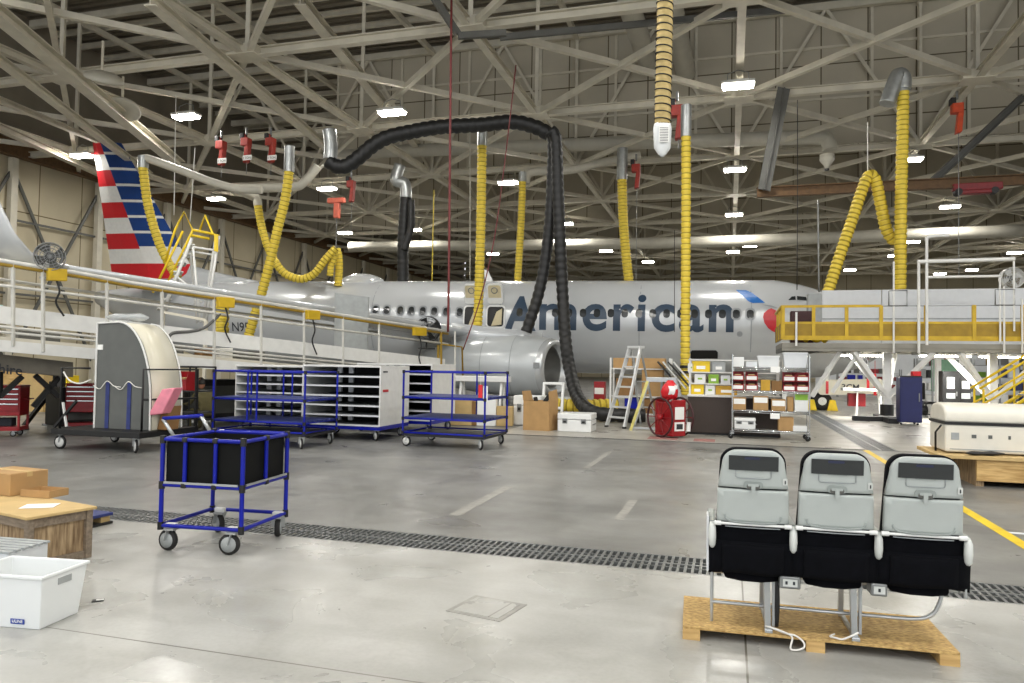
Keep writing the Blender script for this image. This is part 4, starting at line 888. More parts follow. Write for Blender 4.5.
# ---------------------------------------------------------------- grey cowl cart at the left
CW=V((-7.22,13.1,0)); cw=thing('cowl_cart','black rolling cart carrying a grey sided curved cowl section','cart',CW,-AL)
b=MB(); b.bb(-.75,1.15,-.35,1.1,.26,.36); b.build('bed','black',cw,.01)
for x,y,yw in ((-.6,-.25,.5),(1.0,-.25,-.2),(-.6,.95,.3),(1.0,.95,.2)): caster(cw,x,y,.26,.12,yw,'white_paint')
prof=[(-.15,.37),(-.15,2.22),(.32,2.24)]+[(.32+.72*math.sin(R(a)),.85+1.39*math.cos(R(a))) for a in range(8,91,7)]+[(1.05,.37)]
b=MB(); b.prism([(x,0,z) for x,z in prof],(0,.03,0)); b.build('end_panel','grey_panel',cw)
b=MB()
for i in range(len(prof)-1):
    p,q=prof[i],prof[i+1]; b.bar((p[0],-.01,p[1]),(q[0],-.01,q[1]),.018,6)
b.build('edge_trim','white_paint',cw)
sk=prof[2:]; b=MB(); b.loft([[V((x,.03,z)),V((x-.05,.03,z-.03)),V((x-.05,.75,z-.03)),V((x,.75,z))] for x,z in sk],0,True,True); sk_=b.build('cowl_skin','cream_skin',cw)
b=MB()
for i in range(len(sk)-1):
    p,q=sk[i],sk[i+1]; b.bar((p[0],.75,p[1]),(q[0],.75,q[1]),.02,6)
b.build('edge_trim','white_paint',cw)
b=MB(); b.prism([(x,.72,z) for x,z in prof],(0,.03,0)); b.build('rear_panel','grey_panel',cw)
for x in (.08,.55): MB().bb(x,x+.08,-.014,-.004,.37,1.18).build('strap','blue_shelf',cw)
for x in (.12,.58):
    b=MB(); b.tube(spline([V((x-.3,-.03,1.12)),V((x-.15,-.03,1.06)),V((x,-.03,1.2)),V((x+.15,-.03,1.12)),V((x+.3,-.03,1.1))],5),.008,6); b.build('cord','rope',cw)
b=MB(); b.bb(-.14,-.02,-.012,0,1.75,1.84); b.build('data_plate','white_label',cw)
b=MB(); b.tube([(-.62,-.28,.36),(-.62,-.28,1.42),(-.18,-.1,1.42)],.02,8); b.build('tube_frame','black',cw); b=MB(); b.tube(spline([V((-.58,-.28,1.35)),V((-.45,-.27,1.2)),V((-.3,-.2,1.15)),V((-.16,-.1,1.22))],4),.014,6); b.build('cord','rope',cw)
b=MB(); b.tube([(.98,-.12,.36),(.98,-.12,1.42),(1.3,.85,1.42),(1.3,.85,.36)],.02,8); b.tube([(.98,-.12,.9),(1.3,.85,.9)],.018,8); b.build('tube_frame','black',cw)
b=MB(); b.beam((-.72,-.3,.38),(-.25,-.3,.85),.04,.04); b.build('prop','black',cw); b=MB(); b.beam((-.45,-.3,.4),(-.55,-.3,.82),.03,.03); b.build('prop','white_paint',cw)
b=MB(); c=V((.15,.35,2.28))
b.loft([[c+V((a,math.sin(j*.785)*.22*k,math.cos(j*.785)*.07*k*(1+.3*math.sin(j*3+a*9)))) for j in range(8)] for a,k in ((-.4,.1),(-.3,.8),(-.1,1),(.1,.8),(.3,1),(.45,.3))],0); o=b.build('plastic_sheet','plastic_wrap',None,center=True); o.location=CW+M.Rotation(-AL,3,'Z')@V((.12,.38,2.26)); o.rotation_euler=(0,0,-AL); tag(o,'crumpled clear plastic sheet lying on top of the grey cowl','sheet')
b=MB(); b.prism([(.0,0,.0),(.28,0,.12),(.42,0,.62),(.16,0,.52)],(0,.22,0)); pk=b.build('foam_block','pink',None,.02); pk.location=CW+M.Rotation(-AL,3,'Z')@V((1.0,-.02,.62)); pk.rotation_euler=(0,R(14),-AL); tag(pk,'pink foam block jammed tilted in the cowl cart frame','foam block')
b=MB(); b.prism([(0,0,0),(.2,0,0),(.26,0,.42),(.1,0,.36)],(0,.3,0)); o=b.build('wood_block','cardboard_dark',None,.01); o.location=CW+M.Rotation(-AL,3,'Z')@V((1.05,.15,.37)); o.rotation_euler=(0,0,-AL); tag(o,'brown wooden wedge under the pink foam block','block')
# black tube rack with a red bin
br=thing('black_rack','black tube rack behind the cowl cart holding a red bin','rack',P(181,400,15.3).xy.to_3d(),-AL)
for x in (-.3,.35):
    for y in (0,.6): b=MB(); b.bar((x,y,0),(x,y,1.46),.02,8); b.build('post','black',br)
for z in (.5,.95,1.45): b=MB(); b.tube([(-.3,0,z),(.35,0,z),(.35,.6,z),(-.3,.6,z),(-.3,0,z)],.018,8); b.build('rail','black',br)
MB().bb(-.3,.35,0,.6,.48,.5).build('shelf','truss_dark',br); MB().bb(-.3,.35,0,.6,.93,.95).build('shelf','truss_dark',br)
rbx=bin_thing('red plastic bin on the black tube rack beside the cowl',P(183,387,15.55).xy.to_3d()+V((0,0,1.0-.05)),.4,.3,.4,'red',None,lab=False)
# blue and silver tubular push frame
pf2=thing('push_frame','blue and silver tubular push frame behind the bin cart','cart',P(188,430,11.2).xy.to_3d(),-AL)
f=lambda x,y,Y=11.2: M.Rotation(AL,3,'Z')@(P(x,y,Y)-pf2.location)
for nm,q,m in (('handle',[f(163,418.5),f(203,415.5)],'blue_tube'),('strut',[f(163,419),f(175,438)],'alu'),('strut',[f(201,416),f(211,433)],'alu'),('cross_bar',[f(174,437),f(224,431)],'white_paint')):
    b=MB(); b.tube(q,.028,8); b.build(nm,m,pf2)
for x,y in ((175,438),(222,431)):
    q=f(x,y); b=MB(); b.bar(q,V((q.x,q.y,.12)),.025,8); b.build('leg','blue_tube',pf2); caster(pf2,q.x,q.y,.16,.07,.2)
# red rolling tool chests
def tool_chest(label,loc,w,h,d,nd,rz=-AL):
    t=thing('tool_chest',label,'tool chest',loc,rz,'red tool chests'); 
    b=MB(); b.bb(-w/2,w/2,0,d,h*.42,h); b.build('body','red',t,.015)
    MB().bb(-w/2-.01,w/2+.01,-.02,d,h,h+.03).build('lid','red',t,.01)
    z=h-.02; hs=[.1,.1,.1,.17][:nd]
    for dh in hs:
        b=MB(); b.bb(-w/2+.03,w/2-.03,-.018,0,z-dh+.008,z-.008); dr=b.build('drawer','red',t,.004); b=MB(); b.bb(-w/2+.03,w/2-.03,-.034,-.018,z-.04,z-.012); b.build('handle','chrome',dr,.004); z-=dh
    for x in (-w/2+.02,w/2-.02): 
        for y in (.02,d-.02): MB().bb(x-.02,x+.02,y-.02,y+.02,.14,h*.42).build('upright','red',t)
    MB().bb(-w/2,w/2,0,d,.12,.2).build('bottom_tray','red',t,.01)
    for x in (-w/2+.1,w/2-.1):
        for y in (.08,d-.08): caster(t,x,y,.12,.06,.3,'alu')
    b=MB(); b.tube([(w/2,.1,h*.75),(w/2+.1,.1,h*.75),(w/2+.1,d-.1,h*.75),(w/2,d-.1,h*.75)],.014,6); b.build('side_handle','red_dark',t)
    return t
tool_chest('red rolling tool chest at the left edge under the dock',G(6,438).xy.to_3d()+V((-.38,.1,0)),1.0,1.0,.5,4,.25)
tool_chest('red tool chest half hidden by the cowl cart under the dock',P(80,425,16.0).xy.to_3d(),.62,1.02,.5,4,.15)
t=box_thing('violet cloth bundle in the bottom tray of the left tool chest',G(6,438).xy.to_3d()+V((-.38,.36,.205)),.5,.25,.16,.25,'trousers','cloth_bundle','cloth',None,False)
# dark tripod jack and stuff under the dock
jk=thing('axle_jack','dark tripod jack with hydraulic pump under the dock between the tool chests','jack',P(54,425,17).xy.to_3d(),.2)
for a in (0,120,240):
    x,y=math.cos(R(a))*.75,math.sin(R(a))*.75; b=MB(); b.beam((x,y,.06),(0,0,.95),.08,.08); b.build('leg','black',jk); b=MB(); b.lathe([(.02,0),(.12,0),(.12,.04),(.02,.06)],(x,y,0),n=14); b.build('foot','steel',jk)
b=MB(); b.bar((0,0,.2),(0,0,1.05),.13,14); b.bar((0,0,1.05),(0,0,1.25),.06,10); b.build('ram','black',jk); MB().bb(.2,.6,-.5,-.2,.1,.4).build('pump_box','yellow',jk,.02)
b=MB(); b.tube(spline([V((.4,-.35,.4)),V((.3,-.4,.6)),V((.1,-.2,.5)),V((0,-.12,.5))],4),.02,6); b.build('hose','black',jk)
box_thing('yellow box standing behind the jack under the dock',P(66,385,21).xy.to_3d(),.5,.4,1.1,-AL,'yellow','yellow_box','box',None,False)
box_thing('big plywood board box behind the jack at far left',P(18,400,24).xy.to_3d(),2.6,.8,1.35,-AL,'plywood','plywood_box','box',None,False)
box_thing('pale kraft box on the floor behind the jack',P(40,400,22).xy.to_3d(),.8,.5,1.1,-AL,'kraft')
# person crouched between the racks
def person(loc,rz):
    t=bpy.data.objects.new('person',bpy.data.meshes.new('person')); 
    J={'pel':(0,0,.42,.14),'sp':(0,.02,.58,.135),'ch':(.0,.06,.76,.155),'nk':(0,.09,.9,.055),'nk2':(0,.11,.95,.052),
       'hl':(-.1,-.0,.42,.095),'kl':(-.13,.42,.46,.068),'al':(-.13,.36,.09,.045),'tl':(-.14,.52,.05,.04),'hr':(.1,0,.42,.095),'kr':(.13,.42,.46,.068),'ar':(.13,.36,.09,.045),'tr':(.14,.52,.05,.04),
       'sl':(-.19,.07,.83,.065),'el':(-.26,.2,.62,.045),'wl':(-.18,.42,.6,.032),'pl':(-.16,.5,.6,.035),'sr':(.19,.07,.83,.065),'er':(.26,.2,.62,.045),'wr':(.18,.42,.6,.032),'pr':(.16,.5,.6,.035)}
    E=[('pel','sp'),('sp','ch'),('ch','nk'),('nk','nk2'),('pel','hl'),('hl','kl'),('kl','al'),('al','tl'),('pel','hr'),('hr','kr'),('kr','ar'),('ar','tr'),('ch','sl'),('sl','el'),('el','wl'),('wl','pl'),('ch','sr'),('sr','er'),('er','wr'),('wr','pr')]
    vs=[J[k][:3] for k in J]; rs=[J[k][3] for k in J]; ix={k:i for i,k in enumerate(J)}; es=[(ix[a],ix[b]) for a,b in E]
    for hnd,sx in (('pl',-1),('pr',1)):
        base=V(J[hnd][:3])
        for i in range(5):
            off=(i-1.5)*.022 if i<4 else 0
            p1=base+V((sx*.02+off,.05,0)) if i<4 else base+V((-sx*.05,.02,.01)); p2=p1+V((0,.035+.006*(i%3),-.02)) if i<4 else p1+V((-sx*.01,.03,-.01))
            vs+=[tuple(p1),tuple(p2)]; rs+=[.010,.008]; n=len(vs); es+=[(ix[hnd],n-2),(n-2,n-1)]
    me=t.data; me.from_pydata(vs,es,[]); C.objects.link(t); md=t.modifiers.new('skin','SKIN'); me.skin_vertices.new() if not me.skin_vertices else None
    for i,r in enumerate(rs): me.skin_vertices[0].data[i].radius=(r,r)
    me.skin_vertices[0].data[0].use_root=True
    t.modifiers.new('sub','SUBSURF').levels=2; t.modifiers['sub'].render_levels=2
    for m in ('shirt',): me.materials.append(MT[m])
    t.location=loc; t.rotation_euler=(0,0,rz)
    # head with face, one surface
    b=MB(); hc=V((0,.16,1.07)); rg=[]
    for i in range(15):
        th=math.pi*i/14; zz=math.cos(th); w=.075*math.sin(th)**.8*(1 if zz>-.3 else 1+.25*(zz+.3)); dp=.098*math.sin(th)**.8
        rgs=[]
        for j in range(20):
            a=2*math.pi*j/20; x=math.sin(a)*w; y=math.cos(a)*dp
            f=max(0,math.cos(a))**6
            y+=f*(.022*math.exp(-((zz+.12)/.18)**2)-.012*math.exp(-((zz-.15)/.12)**2)+.008*math.exp(-((zz+.5)/.1)**2))
            rgs.append(hc+V((x,y,zz*.125)))
        rg.append(rgs)
    b.loft(rg,0)
    for s in (-1,1): b.lathe([(.004,-.01),(.022,0),(.012,.012)],hc+V((s*.077,0,0)),(s,-.3,0),8)
    hd=b.build('head','skin_tone',t)
    for s in (-1,1): b=MB(); b.lathe([(.001,-.008),(.011,0),(.001,.008)],hc+V((s*.03,.092,.018)),(0,1,0),10); b.build('eye','ink',hd)
    b=MB(); b.box(hc+V((0,.1,-.062)),(.04,.006,.006)); b.build('mouth','maroon',hd)
    b=MB(); rg=[]
    for i in range(8):
        th=math.pi*.5*i/7; zz=math.cos(th); rg.append([hc+V((math.sin(a)*.083*math.sin(th),math.cos(a)*.105*math.sin(th)-.012,zz*.135+(.03 if math.cos(a)>.3 else -.02)*math.sin(th))) for a in [2*math.pi*j/18 for j in range(18)]])
    b.loft(rg,0); b.build('hair','hair',t)
    return t
pp=person(P(205,400,16.6).xy.to_3d()+V((0,0,-.0)),R(55)); tag(pp,'person in an olive shirt crouching on a stool between the racks, head bent','person')
b=MB(); b.lathe([(.16,0),(.16,.03),(.03,.05),(.03,.25),(.17,.26),(.17,.29),(.02,.3)],n=18); o=b.build('stool','black'); o.location=pp.location+V((0,0,0)); tag(o,'low round black stool under the crouching person','stool')
# ---------------------------------------------------------------- middle: cases, ladder, reel, shelves
PZ=.012
def onf(px,py): return G(px,py,PZ)
def case(label,loc,w,d,h,rz,m='white_gloss',group=None):
    t=thing('latched_case',label,'case',loc,rz,group); MB().bb(-w/2,w/2,0,d,0,h*.66).build('body',m,t,.02); MB().bb(-w/2-.005,w/2+.005,-.005,d+.005,h*.68,h).build('lid',m,t,.02)
    for x in (-w*.28,w*.28):
        b=MB(); b.bb(x-.06,x+.06,-.02,-.002,h*.45,h*.72); l=b.build('latch','steel',t,.005); MB().bb(x-.035,x+.035,-.026,-.02,h*.5,h*.6).build('latch_handle','black',l)
    b=MB(); b.tube([(w/2,d*.3,h*.4),(w/2+.03,d*.3,h*.4),(w/2+.03,d*.7,h*.4),(w/2,d*.7,h*.4)],.012,6); b.build('side_handle','steel',t); return t
p=onf(574,432); case('low white latched case on the floor right of the open cardboard box',p,.82,.75,.44,-AL)
p=onf(531,427); q=case('white case half hidden behind the open cardboard box',p+V((-.1,.5,0)),.75,.6,.78,-AL)
cb=box_thing('tall open cardboard box on the floor before the engine inlet',onf(541,431)+V((.0,.35,0)),.68,.6,.72,-AL-.15,'cardboard',open_=True)
b=MB(); b.prism([(-.34,-.3,.72),(-.34,.3,.72),(-.42,.32,.95),(-.42,-.2,.95)],(-.006,0,0)); b.build('flap','cardboard',cb); b=MB(); b.prism([(.34,-.3,.72),(.34,.3,.72),(.3,.3,1.0),(.3,-.25,.95)],(.006,0,0)); b.build('flap','cardboard',cb)
b=MB(); b.beam((-.2,0,.3),(.2,.1,.86),.1,.1); b.beam((.0,-.1,.3),(-.15,.0,.8),.07,.08); o=b.build('scrap_parts','black'); o.location=cb.location; o.rotation_euler=(0,0,-.4); tag(o,'dark scrap parts sticking out of the open cardboard box','scrap')
t=thing('packing_insert','white foam insert tilted behind the open cardboard box','frame',onf(550,420)+V((.1,.9,0)),-AL); 
b=MB(); M4=M.Rotation(R(-12),3,'X')
for c,s in (((-.3,0,.55),(.08,.1,1.1)),((.3,0,.55),(.08,.1,1.1)),((0,0,1.06),(.6,.1,.08)),((0,0,.3),(.6,.1,.08))): b.box(M4@V(c),s,0,0,M4)
b.build('foam','white_gloss',t,.01)
t=box_thing('white sloped bin cover right of the foam insert',onf(568,417)+V((0,.5,0)),.5,.5,.6,-AL,'white_pale','white_bin','bin',None,False)
# small parts heaped behind the engine rack
for px,py,w,d,h,m,lb,nm in ((462,424,.55,.4,.66,'kraft','brown paper bag standing behind the engine rack left post','paper_bag'),(476,424,.4,.4,.62,'cardboard_dark','small brown box behind the engine rack middle posts','cardboard_box'),(487,424,.5,.45,.72,'white_label','white wrapped bundle behind the engine rack','wrapped_bundle'),(505,424,.42,.4,.5,'kraft','low kraft box behind the right part of engine rack','cardboard_box')):
    t=box_thing(lb,P(px,py,19.5).xy.to_3d()+V((0,0,PZ)),w,d,h,-AL+.2,m,nm,'bag' if 'bag' in nm else ('bundle' if 'bundle' in nm else 'box'),None,False)
t=thing('white_trestle','long low white trestle behind the engine rack','trestle',P(482,400,21).xy.to_3d()+V((0,0,PZ)),-AL)
MB().bb(-.8,.8,-.2,.2,1.1,1.26).build('beam','white_paint',t,.02)
for x in (-.6,.6):
    for y in (-.25,.25): b=MB(); b.beam((x,y*1.3,0),(x,y*.3,1.1),.06,.06); b.build('leg','white_paint',t)
# ladder
ld=thing('platform_ladder','silver aluminium folding ladder standing left of the red hose reel','ladder',onf(612,428)+V((.1,.1,0)),R(-48))
HT=2.12; RUN=.78
def lp(s,t): return V((s*(.30-.12*t),RUN*t,HT*t))
for s in (-1,1):
    b=MB(); b.beam(lp(s,0),lp(s,1.0),.045,.1); b.build('rail','ladder_alu',ld); b=MB(); b.box(lp(s,0)+V((0,0,.02)),(.06,.1,.05)); b.build('foot','rubber',ld)
    b=MB(); b.beam(V((s*.27,RUN+.62,0)),V((s*.16,RUN+.06,HT*.95)),.03,.05); b.build('rear_leg','alu',ld)
for i in range(1,8):
    t=i/8; a,c=lp(-1,t),lp(1,t); b=MB(); b.box((a+c)/2,(abs(a.x-c.x),.12,.045)); b.build('step','ladder_alu',ld)
b=MB(); b.box((0,RUN+.03,HT),(.42,.22,.07)); b.build('top_cap','ladder_alu',ld,.01)
for z in (.5,1.2): b=MB(); y=RUN+.62-.56*z/(HT*.95); b.beam((-.24,y,z),(.24,y,z),.025,.04); b.build('cross_bar','alu',ld)
b=MB(); b.beam(lp(1,.4),V((.24,RUN+.4,HT*.4)),.012,.03); b.build('spreader','alu',ld)
# yellow legged step stand
ss=thing('step_stand','work trestle with a worn yellow front leg behind the hose reel','trestle',onf(656,431)+V((.05,.2,0)),-AL)
MB().bb(-.25,.5,-.2,.2,1.22,1.34).build('top_board','alu',ss,.01)
for x0,x1,y0,m in ((-.62,-.22,-.22,'pale_yellow_'),(.86,.46,-.22,'alu'),(-.62,-.22,.22,'alu'),(.86,.46,.22,'alu')): b=MB(); b.beam((x0,y0,0),(x1,y0*.8,1.24),.15 if m[-1]=='_' else .07,.07); b.build('leg',m.rstrip('_'),ss)
for z,x in ((.1,.6),(.7,.4)): b=MB(); b.beam((-x,-.22,z),(-x,.22,z),.04,.04); b.build('rung','alu',ss)
b=MB(); b.beam((-.6,-.22,.06),(.2,-.22,.06),.05,.05); b.build('foot_bar','alu',ss)
# red hose reel
rl=thing('hose_reel','red hose reel on two big spoked wheels beside the dark workbench','hose reel',onf(670,437),R(28))
WR=.46
for s in (-1,1):
    b=MB(); b.ring((s*.3,0,WR),(1,0,0),WR-.025,.025,28,6); wl=b.build('wheel','maroon',rl)
    b=MB()
    for i in range(10):
        a=2*math.pi*i/10; b.bar((s*.3,math.cos(a)*.06,WR+math.sin(a)*.06),(s*.3,math.cos(a)*(WR-.03),WR+math.sin(a)*(WR-.03)),.01,5)
    b.build('spoke_set','red_dark',wl); b=MB(); b.lathe([(.01,-.06),(.07,-.06),(.07,.06),(.01,.06)],(s*.3,0,WR),(1,0,0),14); b.build('hub','red',wl)
b=MB(); b.bb(-.2,.2,-.3,-.26,.08,.86); b.bb(-.2,.2,.26,.3,.08,.86); b.bb(-.2,-.17,-.26,.26,.1,.8); b.bb(.17,.2,-.26,.26,.1,.8); b.bb(-.2,.2,-.3,.3,.04,.1); b.build('frame','red',rl,.015)
b=MB(); b.lathe([(.18,-.19),(.2,-.19),(.2,.19),(.18,.19)],(0,0,WR),(1,0,0),20); b.build('drum','red_dark',rl)
b=MB(); b.bb(-.12,.14,-.312,-.302,.42,.7); b.build('label_plate','white_label',rl); b=MB(); b.bb(-.13,.15,-.312,-.302,.16,.36); pl=b.build('label_plate','white_label',rl); b=MB(); b.bb(-.08,.1,-.316,-.312,.2,.32); b.build('label_print','ink',pl)
b=MB(); b.bar((0,-.05,.86),(0,-.05,1.0),.03,8); b.build('neck','steel',rl); b=MB(); b.bar((.24,-.34,.15),(.26,-.34,.36),.05,10); b.build('bottle','white_gloss',rl)
b=MB(); c=V((0,0,0)); b.loft([[V((math.sin(a)*r*(1+.18*math.sin(3*a)),math.cos(a)*r*.8,z+.03*math.sin(5*a))) for a in [2*math.pi*j/20 for j in range(20)]] for z,r in ((0,.1),(.08,.17),(.2,.19),(.3,.16),(.4,.07))],0); rg=b.build('rag_bag','red_bright'); rg.location=rl.location+V((0,-.0,.87)); tag(rg,'crumpled bright red plastic bag sitting on top of the hose reel','bag')
b=MB(); b.loft([[V((x+.02*math.sin(z*40),-.165+.02*k,z)) for x in (-.07,-.02,.03,.07)] for k,z in ((1.5,.1),(0,.16),(.2,.22),(1.6,.3))],0,False,True,False); b.loft([[V((x,-.15,z+.02*math.sin(x*50))) for x in (.06,.1,.13)] for z in (.24,.33)],0,False,True,False); o=b.build('white_rag','white_label',rg)
# rack of cardboard behind the ladder
sr_=thing('trestle_shelf','white metal shelf frame behind the ladder loaded with cardboard boxes','shelf',P(622,430,21.6).xy.to_3d()+V((0,0,PZ)),-AL)
for x in (-.35,1.35):
    for y in (0,.6): MB().bb(x-.025,x+.025,y-.025,y+.025,0,1.85).build('post','white_paint',sr_)
for z in (.25,.75,1.55): MB().bb(-.35,1.35,0,.6,z-.03,z).build('shelf','white_paint',sr_)
def ons(root,x,y,z): return root.location+M.Rotation(root.rotation_euler.z,3,'Z')@V((x,y,z))
for x,z,w,d,h,m,lb in ((-.02,1.55,.55,.45,.3,'cardboard','cardboard box on the top shelf left of the ladder head'),(.78,1.55,.85,.5,.3,'cardboard','long cardboard box on the top shelf right of the ladder head'),(.85,.75,.6,.5,.78,'cardboard','tall cardboard box behind the right rail of the ladder'),(.05,.75,.5,.45,.5,'cardboard_dark','brown box behind the middle steps of the ladder'),(.25,.25,.4,.4,.45,'blue_tube','blue tub on the low shelf behind the ladder'),(.9,.25,.55,.5,.42,'cardboard_dark','brown box low behind the ladder rear legs')):
    box_thing(lb,ons(sr_,x,.3,z),w,d,h,-AL,m,'blue_tub' if 'tub' in lb else 'cardboard_box','tub' if 'tub' in lb else 'box',None,'card' in m)
box_thing('red and white box on the floor at the left of the ladder shelf',P(600,388,24).xy.to_3d()+V((0,0,PZ)),.35,.3,1.1,-AL,'red','red_box','box',None,False,(0,.8,.3,.2,'white_label'))
# black slanted panels leaning between shelf and bench
t=thing('panel_stack','black and white edged flat panels leaning between boxes and workbench','panels',P(668,420,21).xy.to_3d()+V((0,0,PZ)),-AL)
for i in range(4): b=MB(); b.beam((-.3+i*.14,.1*i,1.75),(.35+i*.14,.1*i,1.0),.4,.03); b.build('panel','black' if i%2==0 else 'white_paint',t)
for x in (-.2,.6): b=MB(); b.beam((x,.15,0),(x,.15,1.2),.06,.06); b.build('stand_leg','steel',t)
# dark workbench with upper shelves
WB=G(687,434,PZ); wbh=.9
wb=thing('workbench','dark brown panelled workbench with white upper shelf frame','workbench',WB,-AL)
for i in range(2): MB().bb(i*1.06+.01,(i+1)*1.06-.01,0,.7,.05,wbh).build('door_panel','brown_panel',wb,.008)
MB().bb(0,2.14,-.03,.75,wbh,wbh+.05).build('worktop','white_paint',wb,.01); MB().bb(0,2.12,.04,.7,0,.05).build('plinth','black',wb)
for x in (.04,1.06,2.08):
    for y in (.3,.7): MB().bb(x-.02,x+.02,y-.02,y+.02,wbh+.05,1.82).build('shelf_post','white_paint',wb)
for z in (1.22,1.5,1.8): MB().bb(0,2.12,.28,.72,z-.025,z).build('shelf','white_paint',wb)
for x,z,w,h,m,lb,nm in ((.3,1.5,.42,.26,'yellow','bright yellow box on the upper bench shelf right of the front hose','yellow_box'),(.72,1.5,.3,.24,'bin_grey','grey bin with white slips on the upper bench shelf','grey_bin'),(.28,1.22,.26,.22,'white_gloss','small white box with green mark on the middle bench shelf','white_box'),(.6,1.22,.24,.22,'green','green and white carton on the middle bench shelf','green_box'),(.88,1.22,.22,.2,'white_pale','white paper carton on the middle bench shelf by the cart','white_box'),
    (.22,.95,.3,.24,'yellow','small yellow box standing on the worktop left','yellow_box'),(.52,.95,.22,.22,'white_gloss','white box standing on the worktop next to small yellow box','white_box'),(.9,.95,.5,.22,'ochre','wide orange yellow bin on the worktop beside the bin cart','orange_bin'),(.06,1.5,.14,.2,'white_gloss','narrow white box at the left end of the upper bench shelf','white_box')):
    box_thing(lb,ons(wb,x,.46,z),w,.3,h,-AL,m,nm,'box',None,False,(0,h*.4,w*.5,h*.3,'white_label') if m not in('white_gloss','white_pale') else (0,h*.5,w*.4,h*.2,'green'))
# wire shelf cart with bins
SW=1.64; SC=G(732,438.5,PZ); sc=thing('wire_shelf_cart','chrome wire shelf cart packed with red bins and boxes','shelf cart',SC,-AL)
LV=[.2,.64,1.09,1.62]
for x in (0,SW):
    for y in (0,.55): b=MB(); b.bar((x,y,.12),(x,y,1.92),.016,10); b.build('post','chrome',sc); caster(sc,x,y,.13,.06,.3,'rubber')
for z in LV:
    b=MB(); b.tube([(0,0,z),(SW,0,z),(SW,.55,z),(0,.55,z),(0,0,z)],.012,6); b.tube([(0,0,z-.04),(SW,0,z-.04)],.008,6)
    for i in range(12): y=.55*(i+.5)/12; b.bar((0,y,z+.008),(SW,y,z+.008),.005,4,0,None,False)
    for i in range(22): x=SW*(i+.5)/22; b.bar((x,0,z-.02),(x,0,z+.01),.004,4,0,None,False)
    b.build('wire_shelf','chrome',sc)
b=MB(); b.bb(.82,1.02,-.02,-.012,LV[2]+.43,LV[2]+.56); b.build('shelf_card','white_label',sc); b=MB(); b.bb(.82,1.02,-.02,-.012,LV[1]-.16,LV[1]-.04); b.build('shelf_card','white_label',sc)
GB='red bins on the wire shelf cart'
def sz(x,z): return ons(sc,x,.26,LV[z]+.014)
for x,lv,dz,lb in ((.12,2,0,'red bin lower left on the wire cart, under another red bin'),(.42,2,0,'red bin second from left in the lower row on wire cart'),(1.22,2,0,'red bin lower row, left one of the right hand pair on wire cart'),(1.5,2,0,'red bin lower row at the right end of wire cart'),
    (.12,2,.215,'red bin upper left on the wire cart beside the post'),(.42,2,.215,'red bin with white label, second in the upper row on wire cart'),(1.22,2,.215,'red bin upper row, left one of the right hand pair on wire cart'),(1.5,2,.215,'red bin upper row at the right end of wire cart')):
    bin_thing(lb,sz(x,lv)+V((0,0,dz)),.26,.42,.21,'red',GB)
LBL=lambda w,h:(0,h-.09,w*.9,.12,'white_label')
for x,lv,w,h,m,lb,nm,cat in ((.72,2,.2,.24,'ochre','small yellow orange box between the red bins on wire cart','yellow_box','box'),(.96,2,.22,.22,'cardboard_dark','small dark brown box in the middle of the red bin shelf','cardboard_box','box'),
    (.16,1,.28,.28,'cardboard','leftmost labelled cardboard box on the shelf below the red bins','cardboard_box','box'),(.62,1,.32,.32,'cardboard','second labelled cardboard box on the shelf below the red bins','cardboard_box','box'),(1.0,1,.3,.26,'cardboard','third labelled cardboard box on the shelf below the red bins','cardboard_box','box'),(1.25,1,.13,.32,'cardboard','narrow upright cardboard box right of the labelled three','cardboard_box','box'),
    (1.48,1,.28,.2,'white_gloss','white box pair low at the right end under the green carton','white_box','box'),(1.16,0,.32,.3,'cardboard','square cardboard box on the lowest wire shelf','cardboard_box','box'),
    (.12,3,.26,.22,'white_gloss','white box stack on the top wire shelf at the left post','white_box','box'),(.42,3,.24,.12,'white_pale','low white box on the top wire shelf beside the crate','white_box','box')):
    t=box_thing(lb,sz(x,lv),w,.34,h,-AL,m,nm,cat,None,'card' in m,LBL(w,h) if lv==1 and w<.33 and w>.2 and m=='cardboard' else None)
box_thing('green and white carton on top of the white boxes at right end of wire cart',sz(1.48,1)+V((0,0,.2)),.29,.34,.22,-AL,'white_gloss','green_carton','box',None,False,(0,.12,.27,.13,'green'))
case('white latched case on the lowest wire shelf at left',ons(sc,.28,.1,LV[0]+.014),.46,.36,.26,-AL)
def crate(label,loc,w,d,h,m='tote'):
    t=thing('plastic_crate',label,'crate',loc,-AL); b=MB(); k=.9
    for q in (0,1):
        pass
    o_=[(w/2,d/2),(-w/2,d/2),(-w/2,-d/2),(w/2,-d/2)]; b.loft([[V((x*k,y*k,0)) for x,y in o_],[V((x,y,h)) for x,y in o_],[V((x*.95,y*.95,h)) for x,y in o_],[V((x*k*.94,y*k*.94,.02)) for x,y in o_]],0,True,False); b.build('body',m,t)
    b=MB(); b.bb(-w/2-.01,w/2+.01,-d/2-.012,-d/2,h-.03,h); b.bb(-w/2-.01,w/2+.01,d/2,d/2+.012,h-.03,h); b.build('rim',m,t); return t
crate('white open crate on the top wire shelf middle',sz(.78,3),.46,.36,.26); crate('large translucent grey bin on the top wire shelf at right',sz(1.35,3),.5,.4,.34,'white_pale')
box_thing('white carton low at the right on the lowest wire shelf',sz(1.45,0),.3,.34,.12,-AL,'white_gloss','white_box','box',None,False)
